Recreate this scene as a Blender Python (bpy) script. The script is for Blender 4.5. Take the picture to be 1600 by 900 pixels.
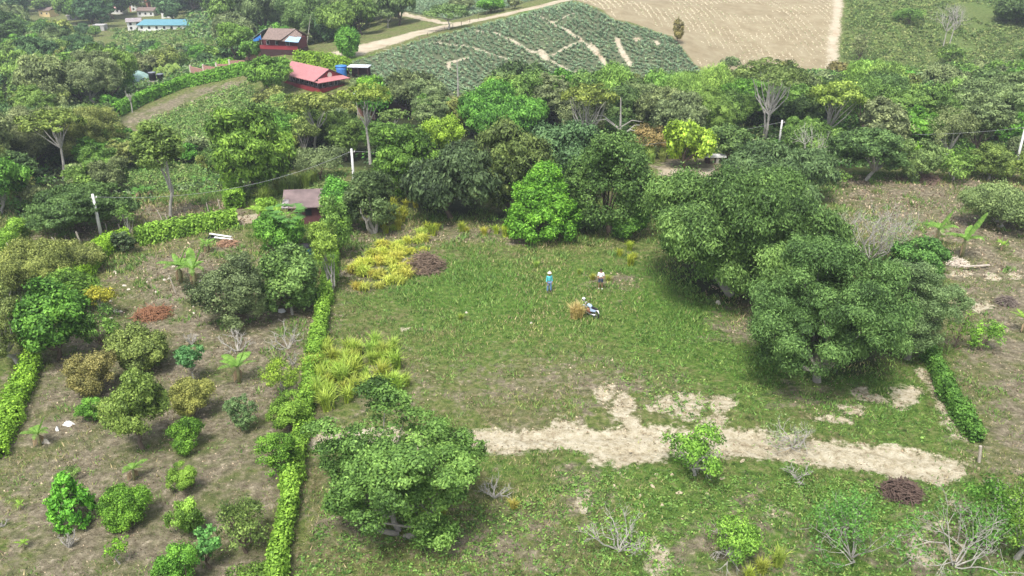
import bpy, math, random
import numpy as np
from mathutils import Vector, Matrix

for o in list(bpy.data.objects): bpy.data.objects.remove(o)
S = bpy.context.scene
C = S.collection
PI = math.pi
# ------------------------------------------------------------------ camera
CAM_H = 29.0; PITCH = math.radians(24.6); F = 1350.0
cd = bpy.data.cameras.new('camera'); cam = bpy.data.objects.new('camera', cd); C.objects.link(cam)
cam.location = (0, 0, CAM_H); cam.rotation_euler = (PI/2-PITCH, 0, 0)
cd.sensor_width = 36; cd.lens = 36*F/1600; cd.clip_end = 6000; cd.clip_start = 0.5
S.camera = cam
# ------------------------------------------------------------------ light
w = bpy.data.worlds.new('World'); S.world = w; w.use_nodes = True
wn = w.node_tree; sky = wn.nodes.new('ShaderNodeTexSky'); sky.sky_type = 'NISHITA'; sky.sun_disc = False
SUN_EL = math.radians(62); SUN_ROT = math.radians(200)
sky.sun_elevation = SUN_EL; sky.sun_rotation = SUN_ROT; sky.air_density = 1.0; sky.dust_density = 3.0; sky.ozone_density = 0.6
bgn = wn.nodes['Background']; bgn.inputs['Strength'].default_value = 0.13
sh_ = wn.nodes.new('ShaderNodeHueSaturation'); sh_.inputs['Saturation'].default_value = .45   # milky, overcast sky
wn.links.new(sky.outputs[0], sh_.inputs['Color']); wn.links.new(sh_.outputs[0], bgn.inputs['Color'])
sd_ = bpy.data.lights.new('sun', 'SUN'); sd_.energy = 2.4; sd_.angle = math.radians(15); sd_.color = (1, 0.96, 0.9)
sun = bpy.data.objects.new('sun', sd_); C.objects.link(sun)
sdir = Vector((math.sin(SUN_ROT)*math.cos(SUN_EL), math.cos(SUN_ROT)*math.cos(SUN_EL), math.sin(SUN_EL)))
sun.rotation_euler = sdir.to_track_quat('Z', 'Y').to_euler(); sun.location = (0, 0, 80)
S.view_settings.view_transform = 'Standard'; S.view_settings.look = 'None'
S.view_settings.exposure = 1.0; S.view_settings.gamma = 1; S.view_settings.use_curve_mapping = False
S.cycles.max_bounces = 5; S.cycles.diffuse_bounces = 3; S.cycles.transmission_bounces = 3
S.cycles.volume_bounces = 0; S.cycles.transparent_max_bounces = 8
# ------------------------------------------------------------------ pixel ray -> world
CP, SP = math.cos(PITCH), math.sin(PITCH)
def ray(u, v):
    a = (u-800)/F; b = (450-v)/F
    return (a, CP+b*SP, -SP+b*CP)
def at_depth(u, v, Y):
    d = ray(u, v); return (Y*d[0]/d[1], Y, CAM_H+Y*d[2]/d[1])
# terrain control points: (u, v, distance) and plain (x, y, z)
ctl = [at_depth(*p) for p in [
    (300,190,135),(385,112,160),(200,180,140),(480,142,150),(440,80,170),(560,165,138),(380,150,150),(250,150,152),(330,120,165),
    (500,92,168),(640,60,182),(780,30,202),(900,2,210),(880,14,194),(700,85,167),(800,60,173),(640,130,150),(720,130,153),(880,110,163),(960,60,174),
    (1000,100,161),(1090,125,155),(1050,70,170),(1180,105,172),(1200,50,190),(1200,5,214),(1320,100,172),(1310,30,198),(1300,0,215),
    (1500,90,180),(1400,105,176),(1590,105,172),(1500,40,200),(1500,5,222),(1400,0,220),(1600,0,222),(1600,50,196),
    (900,185,132),(1000,180,135),(1200,180,132),(1350,180,133),(1500,180,131),(700,185,130),(1600,180,131),
    (640,215,118),(500,230,115),(300,260,108),(100,260,112),(0,260,113),(0,200,140),(100,180,165),(0,120,215),(100,100,230),(180,120,200),(100,55,300),(0,50,310),
    (100,20,400),(0,0,460),(200,0,450),(300,50,285),(300,15,390),(400,90,210),(450,30,262),(450,0,340),(600,20,240),(600,0,285),(700,0,255),(780,8,232),(0,70,270),
    (1060,262,98),(1450,275,94),(640,255,101),(850,250,103)]]
for yy in (-60, -10, 25, 45, 65, 82):
    for xx in (-120, -70, -35, -15, 0, 15, 35, 70, 120): ctl.append((xx, yy, 0.0))
for (x, y, z) in [(-600,300,-20),(-600,900,-22),(-200,900,-22),(0,900,10),(200,900,60),(600,900,70),(600,300,20),(250,330,22),(60,330,8),(130,330,18),
                  (-600,0,-8),(600,0,0),(-300,130,-12),(-250,60,-5),(300,130,-2),(0,3000,20),(-1500,3000,-10),(1500,3000,60),(2000,800,50),(-2000,800,-25),(200,230,9)]:
    ctl.append((x, y, z))
ctl = np.array(ctl)
def _phi(r2): return 0.5*r2*np.log(r2+1e-9)
def warp(X, Y): return np.stack([X/60, Y/60], -1)
def _fit():
    Q = warp(ctl[:, 0], ctl[:, 1]); n = len(Q)
    d = ((Q[:, None]-Q[None])**2).sum(-1)
    A = np.zeros((n+3, n+3)); A[:n, :n] = _phi(d)+np.eye(n)*0.02
    P = np.hstack([np.ones((n, 1)), Q]); A[:n, n:] = P; A[n:, :n] = P.T
    return Q, np.linalg.solve(A, np.hstack([ctl[:, 2], 0, 0, 0]))
_Q, _wt = _fit()
def rbf(X, Y):
    sh = X.shape; q = warp(X.ravel(), Y.ravel()); out = np.zeros(len(q))
    for i in range(0, len(q), 20000):
        s = q[i:i+20000]; d = ((s[:, None]-_Q[None])**2).sum(-1)
        out[i:i+20000] = _phi(d)@_wt[:-3]+_wt[-3]+s@_wt[-2:]
    return out.reshape(sh)
GX = np.arange(-420, 421, 4.0); GY = np.arange(-60, 901, 4.0)
_G = rbf(*np.meshgrid(GX, GY))
def terr(X, Y):
    X = np.asarray(X, float); Y = np.asarray(Y, float)
    fx = np.clip((X-GX[0])/4, 0, len(GX)-1.001); fy = np.clip((Y-GY[0])/4, 0, len(GY)-1.001)
    i = fx.astype(int); j = fy.astype(int); a = fx-i; b = fy-j
    return (_G[j, i]*(1-a)+_G[j, i+1]*a)*(1-b)+(_G[j+1, i]*(1-a)+_G[j+1, i+1]*a)*b
_TS = np.concatenate([np.arange(25, 260, 0.25), np.arange(260, 890, 1.0)])
def Wp(u, v, h=0.0):
    d = ray(u, v); X = _TS*d[0]/d[1]; Z = CAM_H+_TS*d[2]/d[1]
    g = Z-terr(X, _TS)-h; k = np.argmax(g <= 0)
    if g[k] > 0: k = len(_TS)-1
    if k == 0: t = 25.0
    else: t = _TS[k-1]+(_TS[k]-_TS[k-1])*g[k-1]/(g[k-1]-g[k]+1e-9)
    x = t*d[0]/d[1]; return np.array([x, t, float(terr(x, t))])
def proj(p):
    x, y, z = p[0], p[1], p[2]-CAM_H; dep = y*CP-z*SP
    return 800+F*x/dep, 450-F*(y*SP+z*CP)/dep, dep
# ------------------------------------------------------------------ noise
def vnoise(X, Y, sc, seed=0):
    x = np.asarray(X)/sc+seed*17.3+1000; y = np.asarray(Y)/sc-seed*9.1+1000
    i = np.floor(x).astype(np.int64); j = np.floor(y).astype(np.int64); a = x-i; b = y-j
    a = a*a*(3-2*a); b = b*b*(3-2*b)
    def h(i, j):
        n = (i*374761393+j*668265263+seed*974711) & 0x7fffffff
        n = ((n ^ (n >> 13))*1274126177) & 0x7fffffff
        return ((n ^ (n >> 16)) & 0xffff)/65535.0
    return (h(i, j)*(1-a)+h(i+1, j)*a)*(1-b)+(h(i, j+1)*(1-a)+h(i+1, j+1)*a)*b
def fbm(X, Y, sc, seed=0, o=4):
    s = 0; t = 0
    for k in range(o): s = s+vnoise(X, Y, sc/2**k, seed+k)*0.5**k; t += 0.5**k
    return s/t
# ------------------------------------------------------------------ land cover (world-space outlines)
def poly(*px): return ('poly', np.array([Wp(u, v)[:2] for u, v in px]))
def ell(u, v, a, b): return poly(*[(u+a*math.cos(t)*(1+.15*math.sin(3*t+u)), v+b*math.sin(t)*(1+.2*math.cos(2*t+v))) for t in np.linspace(0, 2*PI, 13)[:-1]])
def line(wd, *px): return ('line', np.array([Wp(u, v)[:2] for u, v in px]), wd)
def sdist(shape, X, Y):
    P = shape[1]; best = np.full(X.shape, 1e9); inside = np.zeros(X.shape, bool); n = len(P)
    rng_ = range(n) if shape[0] == 'poly' else range(n-1)
    for i in rng_:
        a = P[i]; b = P[(i+1) % n]; ab = b-a; L = ab@ab+1e-9
        t = np.clip(((X-a[0])*ab[0]+(Y-a[1])*ab[1])/L, 0, 1)
        best = np.minimum(best, np.hypot(X-a[0]-t*ab[0], Y-a[1]-t*ab[1]))
        if shape[0] == 'poly':
            c = ((a[1] > Y) != (b[1] > Y)) & (X < (b[0]-a[0])*(Y-a[1])/(b[1]-a[1]+1e-12)+a[0]); inside ^= c
    return np.where(inside, best, -best) if shape[0] == 'poly' else shape[2]/2-best
SAND = [(poly((478,670),(560,672),(740,676),(860,670),(960,667),(1040,665),(1120,670),(1200,678),(1290,684),(1400,700),(1470,708),(1515,714),(1518,748),(1490,757),(1440,752),(1380,742),(1300,726),(1210,722),(1120,708),(1040,706),(1000,728),(975,745),(955,724),(935,733),(905,708),(760,708),(480,694)), .5)]
SAND += [(ell(*e), .45) for e in [(978,638,20,22),(985,662,20,14),(1066,630,34,15),(1072,646,18,12),(1120,630,24,14),(1118,655,14,8),(1038,622,12,8),(948,612,13,9),(900,664,30,8),(1352,619,15,7),(1418,613,20,10),(1405,625,10,10),(1375,625,14,4),(1030,865,14,26),(1438,860,30,30),(1505,868,20,14),(1470,825,25,10),(1495,790,16,6),(1110,660,20,8),(1028,630,10,6),
        (1548,432,13,6),(1585,430,12,5),(1500,428,14,6),(1240,690,40,12),(640,515,8,3),(552,412,10,6),(540,425,7,4),(1330,640,20,6),(1300,655,30,6),(905,780,10,18),(1155,700,22,8),(1535,480,16,6),(1205,800,7,6),(1140,820,12,8)]]
SAND += [(line(.5, (1436,580),(1500,680)), .5)]
ROAD = [(line(6.5, (470,105),(540,85),(640,55),(720,36),(800,20),(850,8),(905,-4)), 1.5), (line(2.2, (575,16),(640,24),(700,36)), .6), (line(1.0, (390,142),(350,146),(300,160)), .6),
        (poly((1030,262),(1120,262),(1100,283),(1035,284)), 1), (line(2.0, (1300,106),(1303,60),(1308,20),(1311,-12)), 1.2), (line(3.0, (0,50),(60,51)), 1), (line(2.5, (370,345),(410,338)), .8), (line(2, (330,45),(378,28)), 1)]
ROAD += [(line(w_, *p), .4) for w_, p in [(.6, ((680,66),(735,75),(790,92))), (.7, ((745,46),(790,58),(825,78),(865,98),(900,115))), (.8, ((860,35),(905,60),(935,85),(962,116))), (.5, ((862,37),(900,20))), (.6, ((905,64),(860,88))), (.9, ((735,88),(700,98),(705,108))), (.4, ((830,22),(870,40))), (.4,((600,78),(680,66),(745,46)))]]
ROAD += [(poly((959,56),(968,60),(976,80),(990,104),(984,106),(968,84)), .5), (poly((922,66),(931,72),(942,95),(956,112),(944,104),(932,85)), .5), (poly((838,75),(852,80),(858,96),(845,90)), .8), (ell(995,62,6,3), .6), (ell(1025,66,6,3), .5)]
BEIGE = [(poly((935,-12),(895,1),(960,30),(1050,56),(1085,100),(1110,112),(1200,108),(1295,108),(1300,50),(1316,-12)), 1.5)]
BROWN = [(poly((60,570),(120,500),(190,480),(190,410),(330,370),(400,400),(500,490),(480,620),(430,900),(380,960),(0,960),(0,700)), 4),
         (poly((1295,290),(1330,280),(1600,276),(1700,400),(1700,740),(1545,720),(1510,560),(1480,420),(1400,400),(1330,330)), 3),
         (poly((180,345),(220,318),(375,310),(380,345),(300,352),(215,370)), 2), (poly((0,410),(0,375),(120,360),(200,340),(210,372),(120,385)), 2), (poly((185,215),(188,186),(300,142),(385,122),(388,128),(320,148),(215,196)), 1.5),
         (poly((390,160),(450,170),(540,150),(560,180),(500,200),(430,190)), 2), (poly((1035,242),(1125,240),(1125,262),(1030,265)), 1),
         (ell(700,365,100,14), 2), (ell(830,372,40,10), 1.5), (ell(1210,470,90,30), 2), (ell(1170,510,60,20), 2.5), (ell(350,505,90,22), 2), (ell(240,492,40,10), 1),
         (ell(960,440,40,10), 1.5), (ell(830,650,50,12), 3), (ell(540,790,40,60), 3), (ell(900,780,30,40), 2), (ell(790,850,100,50), 4), (ell(640,370,50,15), 2), (ell(560,400,30,50), 2),
         (ell(880,600,140,18), 5), (ell(1290,620,60,14), 3), (ell(600,600,60,25), 3), (ell(1150,850,70,50), 4), (ell(1480,850,90,50), 3)]
LUSH = [(poly((560,450),(700,400),(1000,400),(1100,440),(1250,540),(1450,600),(1500,690),(1400,695),(1100,600),(900,540),(700,560),(650,500)), 6), (poly((760,720),(1000,730),(1300,730),(1500,760),(1600,760),(1600,960),(1000,960),(950,800),(820,780)), 4),
        (poly((225,200),(320,152),(385,132),(410,160),(330,230),(240,235)), 3), (ell(300,185,30,15), 3), (poly((160,48),(340,45),(370,62),(300,75),(200,72)), 4), (poly((0,52),(100,53),(90,62),(0,66)), 3), (ell(200,300,120,20), 5), (line(3, (480,112),(600,85),(700,55),(800,28),(830,15)), 1), (ell(1070,700,60,20), 2), (ell(1000,745,120,20), 2)]
HILL = [(poly((1308,112),(1325,-20),(1750,-20),(1750,130),(1600,120)), 2)]
PINE = [(poly((520,104),(560,95),(640,68),(760,38),(850,14),(895,4),(960,32),(1050,58),(1085,102),(1105,115),(1080,140),(900,150),(640,150),(560,125)), .8), (poly((585,18),(640,20),(705,32),(800,10),(890,-12),(600,-14)), 1)]
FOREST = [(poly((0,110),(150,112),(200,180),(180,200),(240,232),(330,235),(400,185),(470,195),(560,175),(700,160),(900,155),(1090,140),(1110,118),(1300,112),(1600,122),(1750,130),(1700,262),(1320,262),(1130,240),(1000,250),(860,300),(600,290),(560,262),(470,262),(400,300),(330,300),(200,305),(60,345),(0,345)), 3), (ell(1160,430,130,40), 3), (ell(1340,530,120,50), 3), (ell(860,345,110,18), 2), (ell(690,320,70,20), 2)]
def mask(shapes, X, Y):
    m = np.zeros(X.shape)
    for s, soft in shapes:
        P = s[1]; pad = soft*2+(s[2] if len(s) > 2 else 0)
        sel = (X > P[:, 0].min()-pad) & (X < P[:, 0].max()+pad) & (Y > P[:, 1].min()-pad) & (Y < P[:, 1].max()+pad)
        if sel.any():
            d = sdist(s, X[sel], Y[sel]); m[sel] = np.maximum(m[sel], np.clip(0.5+d/(2*soft), 0, 1))
    return m
def masks(X, Y):
    wx = X+(fbm(X, Y, 2.0, 5, 5)-.5)*1.8; wy = Y+(fbm(X, Y, 2.0, 9, 5)-.5)*1.8
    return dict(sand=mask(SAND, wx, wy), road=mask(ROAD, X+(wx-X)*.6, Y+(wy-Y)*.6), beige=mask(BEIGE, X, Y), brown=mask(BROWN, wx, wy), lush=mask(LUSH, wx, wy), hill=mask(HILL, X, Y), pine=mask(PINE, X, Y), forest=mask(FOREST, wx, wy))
# ------------------------------------------------------------------ materials
def nmat(name):
    m = bpy.data.materials.new(name); m.use_nodes = True; nt = m.node_tree; return m, nt, nt.nodes['Principled BSDF']
def flat(name, col, rough=.7, vary=.15, scale=3.0, metal=0, spec=.3, bump=0):
    m, nt, b = nmat(name)
    tc = nt.nodes.new('ShaderNodeTexCoord'); n = nt.nodes.new('ShaderNodeTexNoise'); n.inputs['Scale'].default_value = scale; n.inputs['Detail'].default_value = 5
    nt.links.new(tc.outputs['Object'], n.inputs['Vector'])
    h = nt.nodes.new('ShaderNodeMapRange'); h.inputs[3].default_value = 1-vary*1.6; h.inputs[4].default_value = 1+vary*1.6; nt.links.new(n.outputs[0], h.inputs[0])
    hs = nt.nodes.new('ShaderNodeHueSaturation'); hs.inputs['Color'].default_value = (*col, 1); nt.links.new(h.outputs[0], hs.inputs['Value'])
    nt.links.new(hs.outputs[0], b.inputs['Base Color']); b.inputs['Roughness'].default_value = rough; b.inputs['Metallic'].default_value = metal; b.inputs['Specular IOR Level'].default_value = spec
    if bump:
        bp = nt.nodes.new('ShaderNodeBump'); bp.inputs['Strength'].default_value = bump; bp.inputs['Distance'].default_value = .05; nt.links.new(n.outputs[0], bp.inputs['Height']); nt.links.new(bp.outputs[0], b.inputs['Normal'])
    return m
def leafmat(name, use_col=False, trans=.2, rough=.55):
    m, nt, b = nmat(name)
    at = nt.nodes.new('ShaderNodeAttribute'); at.attribute_name = 'v'
    if use_col: src = nt.nodes.new('ShaderNodeAttribute'); src.attribute_name = 'col'; so = src.outputs['Color']
    else: src = nt.nodes.new('ShaderNodeObjectInfo'); so = src.outputs['Color']
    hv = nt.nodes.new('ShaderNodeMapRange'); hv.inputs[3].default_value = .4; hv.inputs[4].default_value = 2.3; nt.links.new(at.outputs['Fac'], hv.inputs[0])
    hh = nt.nodes.new('ShaderNodeMapRange'); hh.inputs[3].default_value = .510; hh.inputs[4].default_value = .484; nt.links.new(at.outputs['Fac'], hh.inputs[0])
    hs = nt.nodes.new('ShaderNodeHueSaturation'); nt.links.new(so, hs.inputs['Color']); nt.links.new(hv.outputs[0], hs.inputs['Value']); nt.links.new(hh.outputs[0], hs.inputs['Hue'])
    nt.links.new(hs.outputs[0], b.inputs['Base Color']); b.inputs['Roughness'].default_value = rough; b.inputs['Specular IOR Level'].default_value = .18
    tr = nt.nodes.new('ShaderNodeBsdfTranslucent'); nt.links.new(hs.outputs[0], tr.inputs['Color'])
    mx = nt.nodes.new('ShaderNodeMixShader'); mx.inputs[0].default_value = trans
    nt.links.new(b.outputs[0], mx.inputs[1]); nt.links.new(tr.outputs[0], mx.inputs[2]); nt.links.new(mx.outputs[0], nt.nodes['Material Output'].inputs[0])
    return m
LEAF = leafmat('leaf'); LEAFC = leafmat('leaf_mixed', True)
def barkmat(name, col):
    return flat(name, col, .9, .35, 2.5, bump=.5)
BARK = barkmat('bark_brown', (.13, .10, .075)); PALE = barkmat('bark_pale', (.38, .36, .32)); GREYB = barkmat('bark_grey', (.27, .25, .22))
def groundmat():
    m, nt, b = nmat('ground_cover'); L = nt.links
    geo = nt.nodes.new('ShaderNodeNewGeometry')
    def noise(sc, det=6, rough=.6):
        n = nt.nodes.new('ShaderNodeTexNoise'); n.inputs['Scale'].default_value = sc; n.inputs['Detail'].default_value = det; n.inputs['Roughness'].default_value = rough
        L.new(geo.outputs['Position'], n.inputs['Vector']); return n.outputs[0]
    def ramp(f, *st):
        r = nt.nodes.new('ShaderNodeValToRGB'); e = r.color_ramp.elements
        while len(e) < len(st): e.new(.5)
        for k, (p, c) in enumerate(st): e[k].position = p; e[k].color = (*c, 1)
        L.new(f, r.inputs[0]); return r.outputs[0]
    def math_(op, a, b_, clamp=False):
        n = nt.nodes.new('ShaderNodeMath'); n.operation = op; n.use_clamp = clamp
        for i, x in enumerate((a, b_)):
            if isinstance(x, (int, float)): n.inputs[i].default_value = x
            else: L.new(x, n.inputs[i])
        return n.outputs[0]
    def mix(f, a, c):
        n = nt.nodes.new('ShaderNodeMix'); n.data_type = 'RGBA'; L.new(f, n.inputs[0]); L.new(a, n.inputs[6]); L.new(c, n.inputs[7]); return n.outputs[2]
    n_s = noise(2.2, 8, .7); n_m = noise(.35, 6, .65); n_l = noise(.07, 5); n_f = noise(9, 4, .7); n_p = noise(.8, 5, .7)
    def edge(attr, amt=1.1, sharp=4.0, n=n_s):
        a = nt.nodes.new('ShaderNodeAttribute'); a.attribute_name = attr
        x = math_('ADD', a.outputs['Fac'], math_('MULTIPLY', math_('SUBTRACT', n, .5), amt))
        return math_('ADD', math_('MULTIPLY', math_('SUBTRACT', x, .5), sharp), .5, True)
    grass = ramp(n_s, (.34, (.055, .085, .022)), (.45, (.11, .155, .038)), (.54, (.165, .195, .058)), (.66, (.28, .24, .14)))
    grass = mix(math_('MULTIPLY', math_('SUBTRACT', n_m, .44), 4.5, True), grass, ramp(n_s, (.34, (.08, .075, .038)), (.5, (.155, .145, .065)), (.66, (.30, .25, .155))))
    lush = ramp(n_s, (.34, (.035, .07, .016)), (.45, (.08, .15, .027)), (.56, (.13, .21, .042)), (.66, (.22, .22, .09)))
    brown = ramp(n_s, (.3, (.09, .075, .048)), (.44, (.175, .15, .10)), (.56, (.26, .225, .155)), (.68, (.47, .41, .30)))
    brown = mix(math_('MULTIPLY', math_('SUBTRACT', n_m, .455), 6.0, True), brown, ramp(n_s, (.3, (.07, .095, .03)), (.5, (.14, .16, .06)), (.68, (.26, .22, .13))))
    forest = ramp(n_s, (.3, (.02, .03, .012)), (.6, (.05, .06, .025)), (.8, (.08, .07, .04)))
    sand = ramp(n_s, (.34, (.28, .23, .15)), (.46, (.46, .405, .28)), (.6, (.60, .545, .41)))
    sand = mix(math_('MULTIPLY', math_('SUBTRACT', n_m, .5), 2.5, True), sand, ramp(n_f, (.3, (.30, .24, .15)), (.7, (.50, .42, .29))))
    road = ramp(n_m, (.3, (.40, .30, .20)), (.5, (.48, .42, .31)), (.7, (.55, .49, .37)))
    beige = ramp(n_m, (.3, (.25, .20, .12)), (.5, (.31, .26, .165)), (.7, (.37, .32, .21)))
    hill = ramp(n_s, (.3, (.06, .095, .028)), (.5, (.12, .165, .048)), (.7, (.20, .21, .085)))
    hill = mix(math_('MULTIPLY', math_('SUBTRACT', n_l, .45), 3.5, True), hill, ramp(n_s, (.3, (.06, .11, .03)), (.7, (.15, .22, .06))))
    pine = ramp(n_s, (.3, (.08, .105, .06)), (.55, (.13, .15, .085)), (.75, (.22, .19, .12)))
    c = grass
    c = mix(edge('lush', 2.4, 2.2, n_p), c, lush)
    c = mix(edge('brown', 2.8, 2.4, n_p), c, brown)
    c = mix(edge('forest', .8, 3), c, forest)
    c = mix(edge('hill', .5, 5), c, hill); c = mix(edge('beige', .4, 6), c, beige); c = mix(edge('pine', .3, 6), c, pine)
    c = mix(edge('road', 1.4, 3), c, road); c = mix(edge('sand', 2.0, 2.6), c, sand)
    L.new(c, b.inputs['Base Color']); b.inputs['Roughness'].default_value = .95; b.inputs['Specular IOR Level'].default_value = .1
    bp = nt.nodes.new('ShaderNodeBump'); bp.inputs['Strength'].default_value = .9; bp.inputs['Distance'].default_value = .35
    L.new(math_('ADD', n_s, math_('MULTIPLY', n_f, .4)), bp.inputs['Height']); L.new(bp.outputs[0], b.inputs['Normal'])
    return m
# ------------------------------------------------------------------ object helpers
def tag(o, label=None, cat=None, group=None, kind=None):
    if label: o['label'] = label
    if cat: o['category'] = cat
    if group: o['group'] = group
    if kind: o['kind'] = kind
    return o
def empty(name, loc, label, cat, group=None, rz=0):
    o = bpy.data.objects.new(name, None); C.objects.link(o); o.location = [float(x) for x in loc]; o.rotation_euler = (0, 0, rz); o.empty_display_size = .2
    return tag(o, label, cat, group)
def link(name, me, mat=None, parent=None, loc=(0, 0, 0), scale=(1, 1, 1), rz=0, color=None):
    o = bpy.data.objects.new(name, me); C.objects.link(o)
    if mat and not me.materials: me.materials.append(mat)
    if parent: o.parent = parent
    o.location = [float(x) for x in loc]; o.scale = [float(x) for x in scale]; o.rotation_euler = (0, 0, rz)
    if color: o.color = (*color, 1)
    return o
def fmesh(name, V, nper, v=None, col=None, smooth=False):
    """V: (N,nper,3) separate faces"""
    N = len(V); me = bpy.data.meshes.new(name)
    me.vertices.add(N*nper); me.vertices.foreach_set('co', V.astype(np.float32).ravel())
    me.loops.add(N*nper); me.loops.foreach_set('vertex_index', np.arange(N*nper, dtype=np.int32))
    me.polygons.add(N); me.polygons.foreach_set('loop_start', np.arange(0, N*nper, nper, dtype=np.int32)); me.polygons.foreach_set('loop_total', np.full(N, nper, dtype=np.int32))
    if v is not None:
        a = me.attributes.new('v', 'FLOAT', 'FACE'); a.data.foreach_set('value', np.clip(v, 0, 1).astype(np.float32))
    if col is not None:
        a = me.attributes.new('col', 'FLOAT_COLOR', 'FACE'); a.data.foreach_set('color', np.hstack([col, np.ones((N, 1))]).astype(np.float32).ravel())
    me.update(calc_edges=True); return me
class MB:
    def __init__(s): s.v = []; s.f = []
    def box(s, x0, x1, y0, y1, z0, z1):
        n = len(s.v); s.v += [(x, y, z) for z in (z0, z1) for x, y in ((x0, y0), (x1, y0), (x1, y1), (x0, y1))]
        s.f += [(n, n+3, n+2, n+1), (n+4, n+5, n+6, n+7), (n, n+1, n+5, n+4), (n+1, n+2, n+6, n+5), (n+2, n+3, n+7, n+6), (n+3, n, n+4, n+7)]; return s
    def slab(s, quad, th):
        """quad of 4 pts given thickness downward"""
        n = len(s.v); s.v += [tuple(q) for q in quad]+[(q[0], q[1], q[2]-th) for q in quad]; k = len(quad)
        s.f += [tuple(range(n, n+k)), tuple(range(n+2*k-1, n+k-1, -1))]+[(n+i, n+k+i, n+k+(i+1) % k, n+(i+1) % k) for i in range(k)]; return s
    def tube(s, pts, rad, sides=6, cap=True):
        pts = [Vector(p) for p in pts]; n0 = len(s.v); k = len(pts)
        for i, p in enumerate(pts):
            d = (pts[min(i+1, k-1)]-pts[max(i-1, 0)]); d = d.normalized() if d.length > 1e-6 else Vector((0, 0, 1))
            a = d.cross(Vector((0.31, .95, .11)));
            if a.length < .05: a = d.cross(Vector((1, 0, 0)))
            a.normalize(); b = d.cross(a); r = rad[i] if hasattr(rad, '__len__') else rad
            s.v += [tuple(p+(a*math.cos(t)+b*math.sin(t))*r) for t in [2*PI*q/sides for q in range(sides)]]
        for i in range(k-1):
            for q in range(sides):
                a0 = n0+i*sides+q; a1 = n0+i*sides+(q+1) % sides; s.f.append((a0, a1, a1+sides, a0+sides))
        if cap: s.f.append(tuple(range(n0, n0+sides))[::-1]); s.f.append(tuple(range(n0+(k-1)*sides, n0+k*sides)))
        return s
    def lathe(s, prof, sides=16, c=(0, 0, 0)):
        s.tube([(c[0], c[1], c[2]+z+i*1e-5) for i, (r, z) in enumerate(prof)], [r for r, z in prof], sides); return s
    def mesh(s, name='m', smooth=False):
        me = bpy.data.meshes.new(name); me.from_pydata([tuple(map(float, p)) for p in s.v], [], s.f); me.update()
        if smooth: me.polygons.foreach_set('use_smooth', [True]*len(me.polygons))
        return me
    def build(s, name, mat, parent=None, smooth=False, **k): return link(name, s.mesh(name, smooth), mat, parent, **k)
# ------------------------------------------------------------------ terrain mesh
def build_ground():
    ys = np.concatenate([[-60, -30, 0, 15], np.arange(24, 110, .3), np.arange(110, 262, .8), 262*1.1**np.arange(0, 27)])
    s1 = np.linspace(-1.15, 1.15, 470); s0 = -1.15*1.35**np.arange(14, 0, -1); s = np.concatenate([s0, s1, -s0[::-1]])
    Yg = np.repeat(ys[:, None], len(s), 1); Xg = s[None]*np.maximum(Yg*.55+12, 25)
    Z = terr(Xg, Yg)
    k = (Yg < 130)
    Z = Z+(fbm(Xg, Yg, 6, 3)-.5)*.35*np.clip(Yg/100, .3, 3)+(fbm(Xg, Yg, .8, 7, 2)-.5)*.12*(Yg < 400)
    far = np.clip((Yg-500)/800, 0, 1); Z = Z+far*40*fbm(Xg, Yg, 500, 4)
    M = masks(Xg, Yg)
    cl = ('line', np.array([Wp(u, v)[:2] for u, v in ((480,684),(740,694),(960,692),(1120,690),(1300,708),(1510,736))]), 0); sel = (Yg > 30) & (Yg < 75); dd = np.full(Yg.shape, 9.); dd[sel] = -sdist(cl, np.broadcast_to(Xg, Yg.shape)[sel], Yg[sel])
    Z = Z-M['sand']*.06-M['road']*.05-.10*np.exp(-((dd-.75)/.28)**2)*M['sand']
    ny, nx = Yg.shape; me = bpy.data.meshes.new('ground')
    V = np.stack([Xg, Yg, Z], -1).reshape(-1, 3); idx = np.arange(ny*nx).reshape(ny, nx)
    q = np.stack([idx[:-1, :-1], idx[:-1, 1:], idx[1:, 1:], idx[1:, :-1]], -1).reshape(-1, 4); n = len(q)
    me.vertices.add(len(V)); me.vertices.foreach_set('co', V.astype(np.float32).ravel())
    me.loops.add(n*4); me.loops.foreach_set('vertex_index', q.astype(np.int32).ravel())
    me.polygons.add(n); me.polygons.foreach_set('loop_start', np.arange(0, n*4, 4, dtype=np.int32)); me.polygons.foreach_set('loop_total', np.full(n, 4, dtype=np.int32))
    me.polygons.foreach_set('use_smooth', np.ones(n, bool))
    for kk, mm in M.items():
        a = me.attributes.new(kk, 'FLOAT', 'POINT'); a.data.foreach_set('value', mm.ravel().astype(np.float32))
    me.update(calc_edges=True)
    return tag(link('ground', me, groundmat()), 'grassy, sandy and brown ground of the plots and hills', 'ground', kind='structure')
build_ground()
def unit(v): return v/(np.linalg.norm(v, axis=-1, keepdims=True)+1e-9)
def leafquads(P, N, L, Wd, rng, droop=.5, taper=True):
    n = len(P); N = unit(N); t = rng.normal(size=(n, 3)); t[:, 2] -= droop*2
    t -= (t*N).sum(1, keepdims=True)*N; t = unit(t); b = np.cross(N, t)
    L = L*rng.uniform(.7, 1.3, (n, 1)); Wd = Wd*rng.uniform(.7, 1.3, (n, 1))
    return np.stack([P-t*L/2, P+b*Wd/2, P+t*L/2, P-b*Wd/2], 1)
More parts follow.
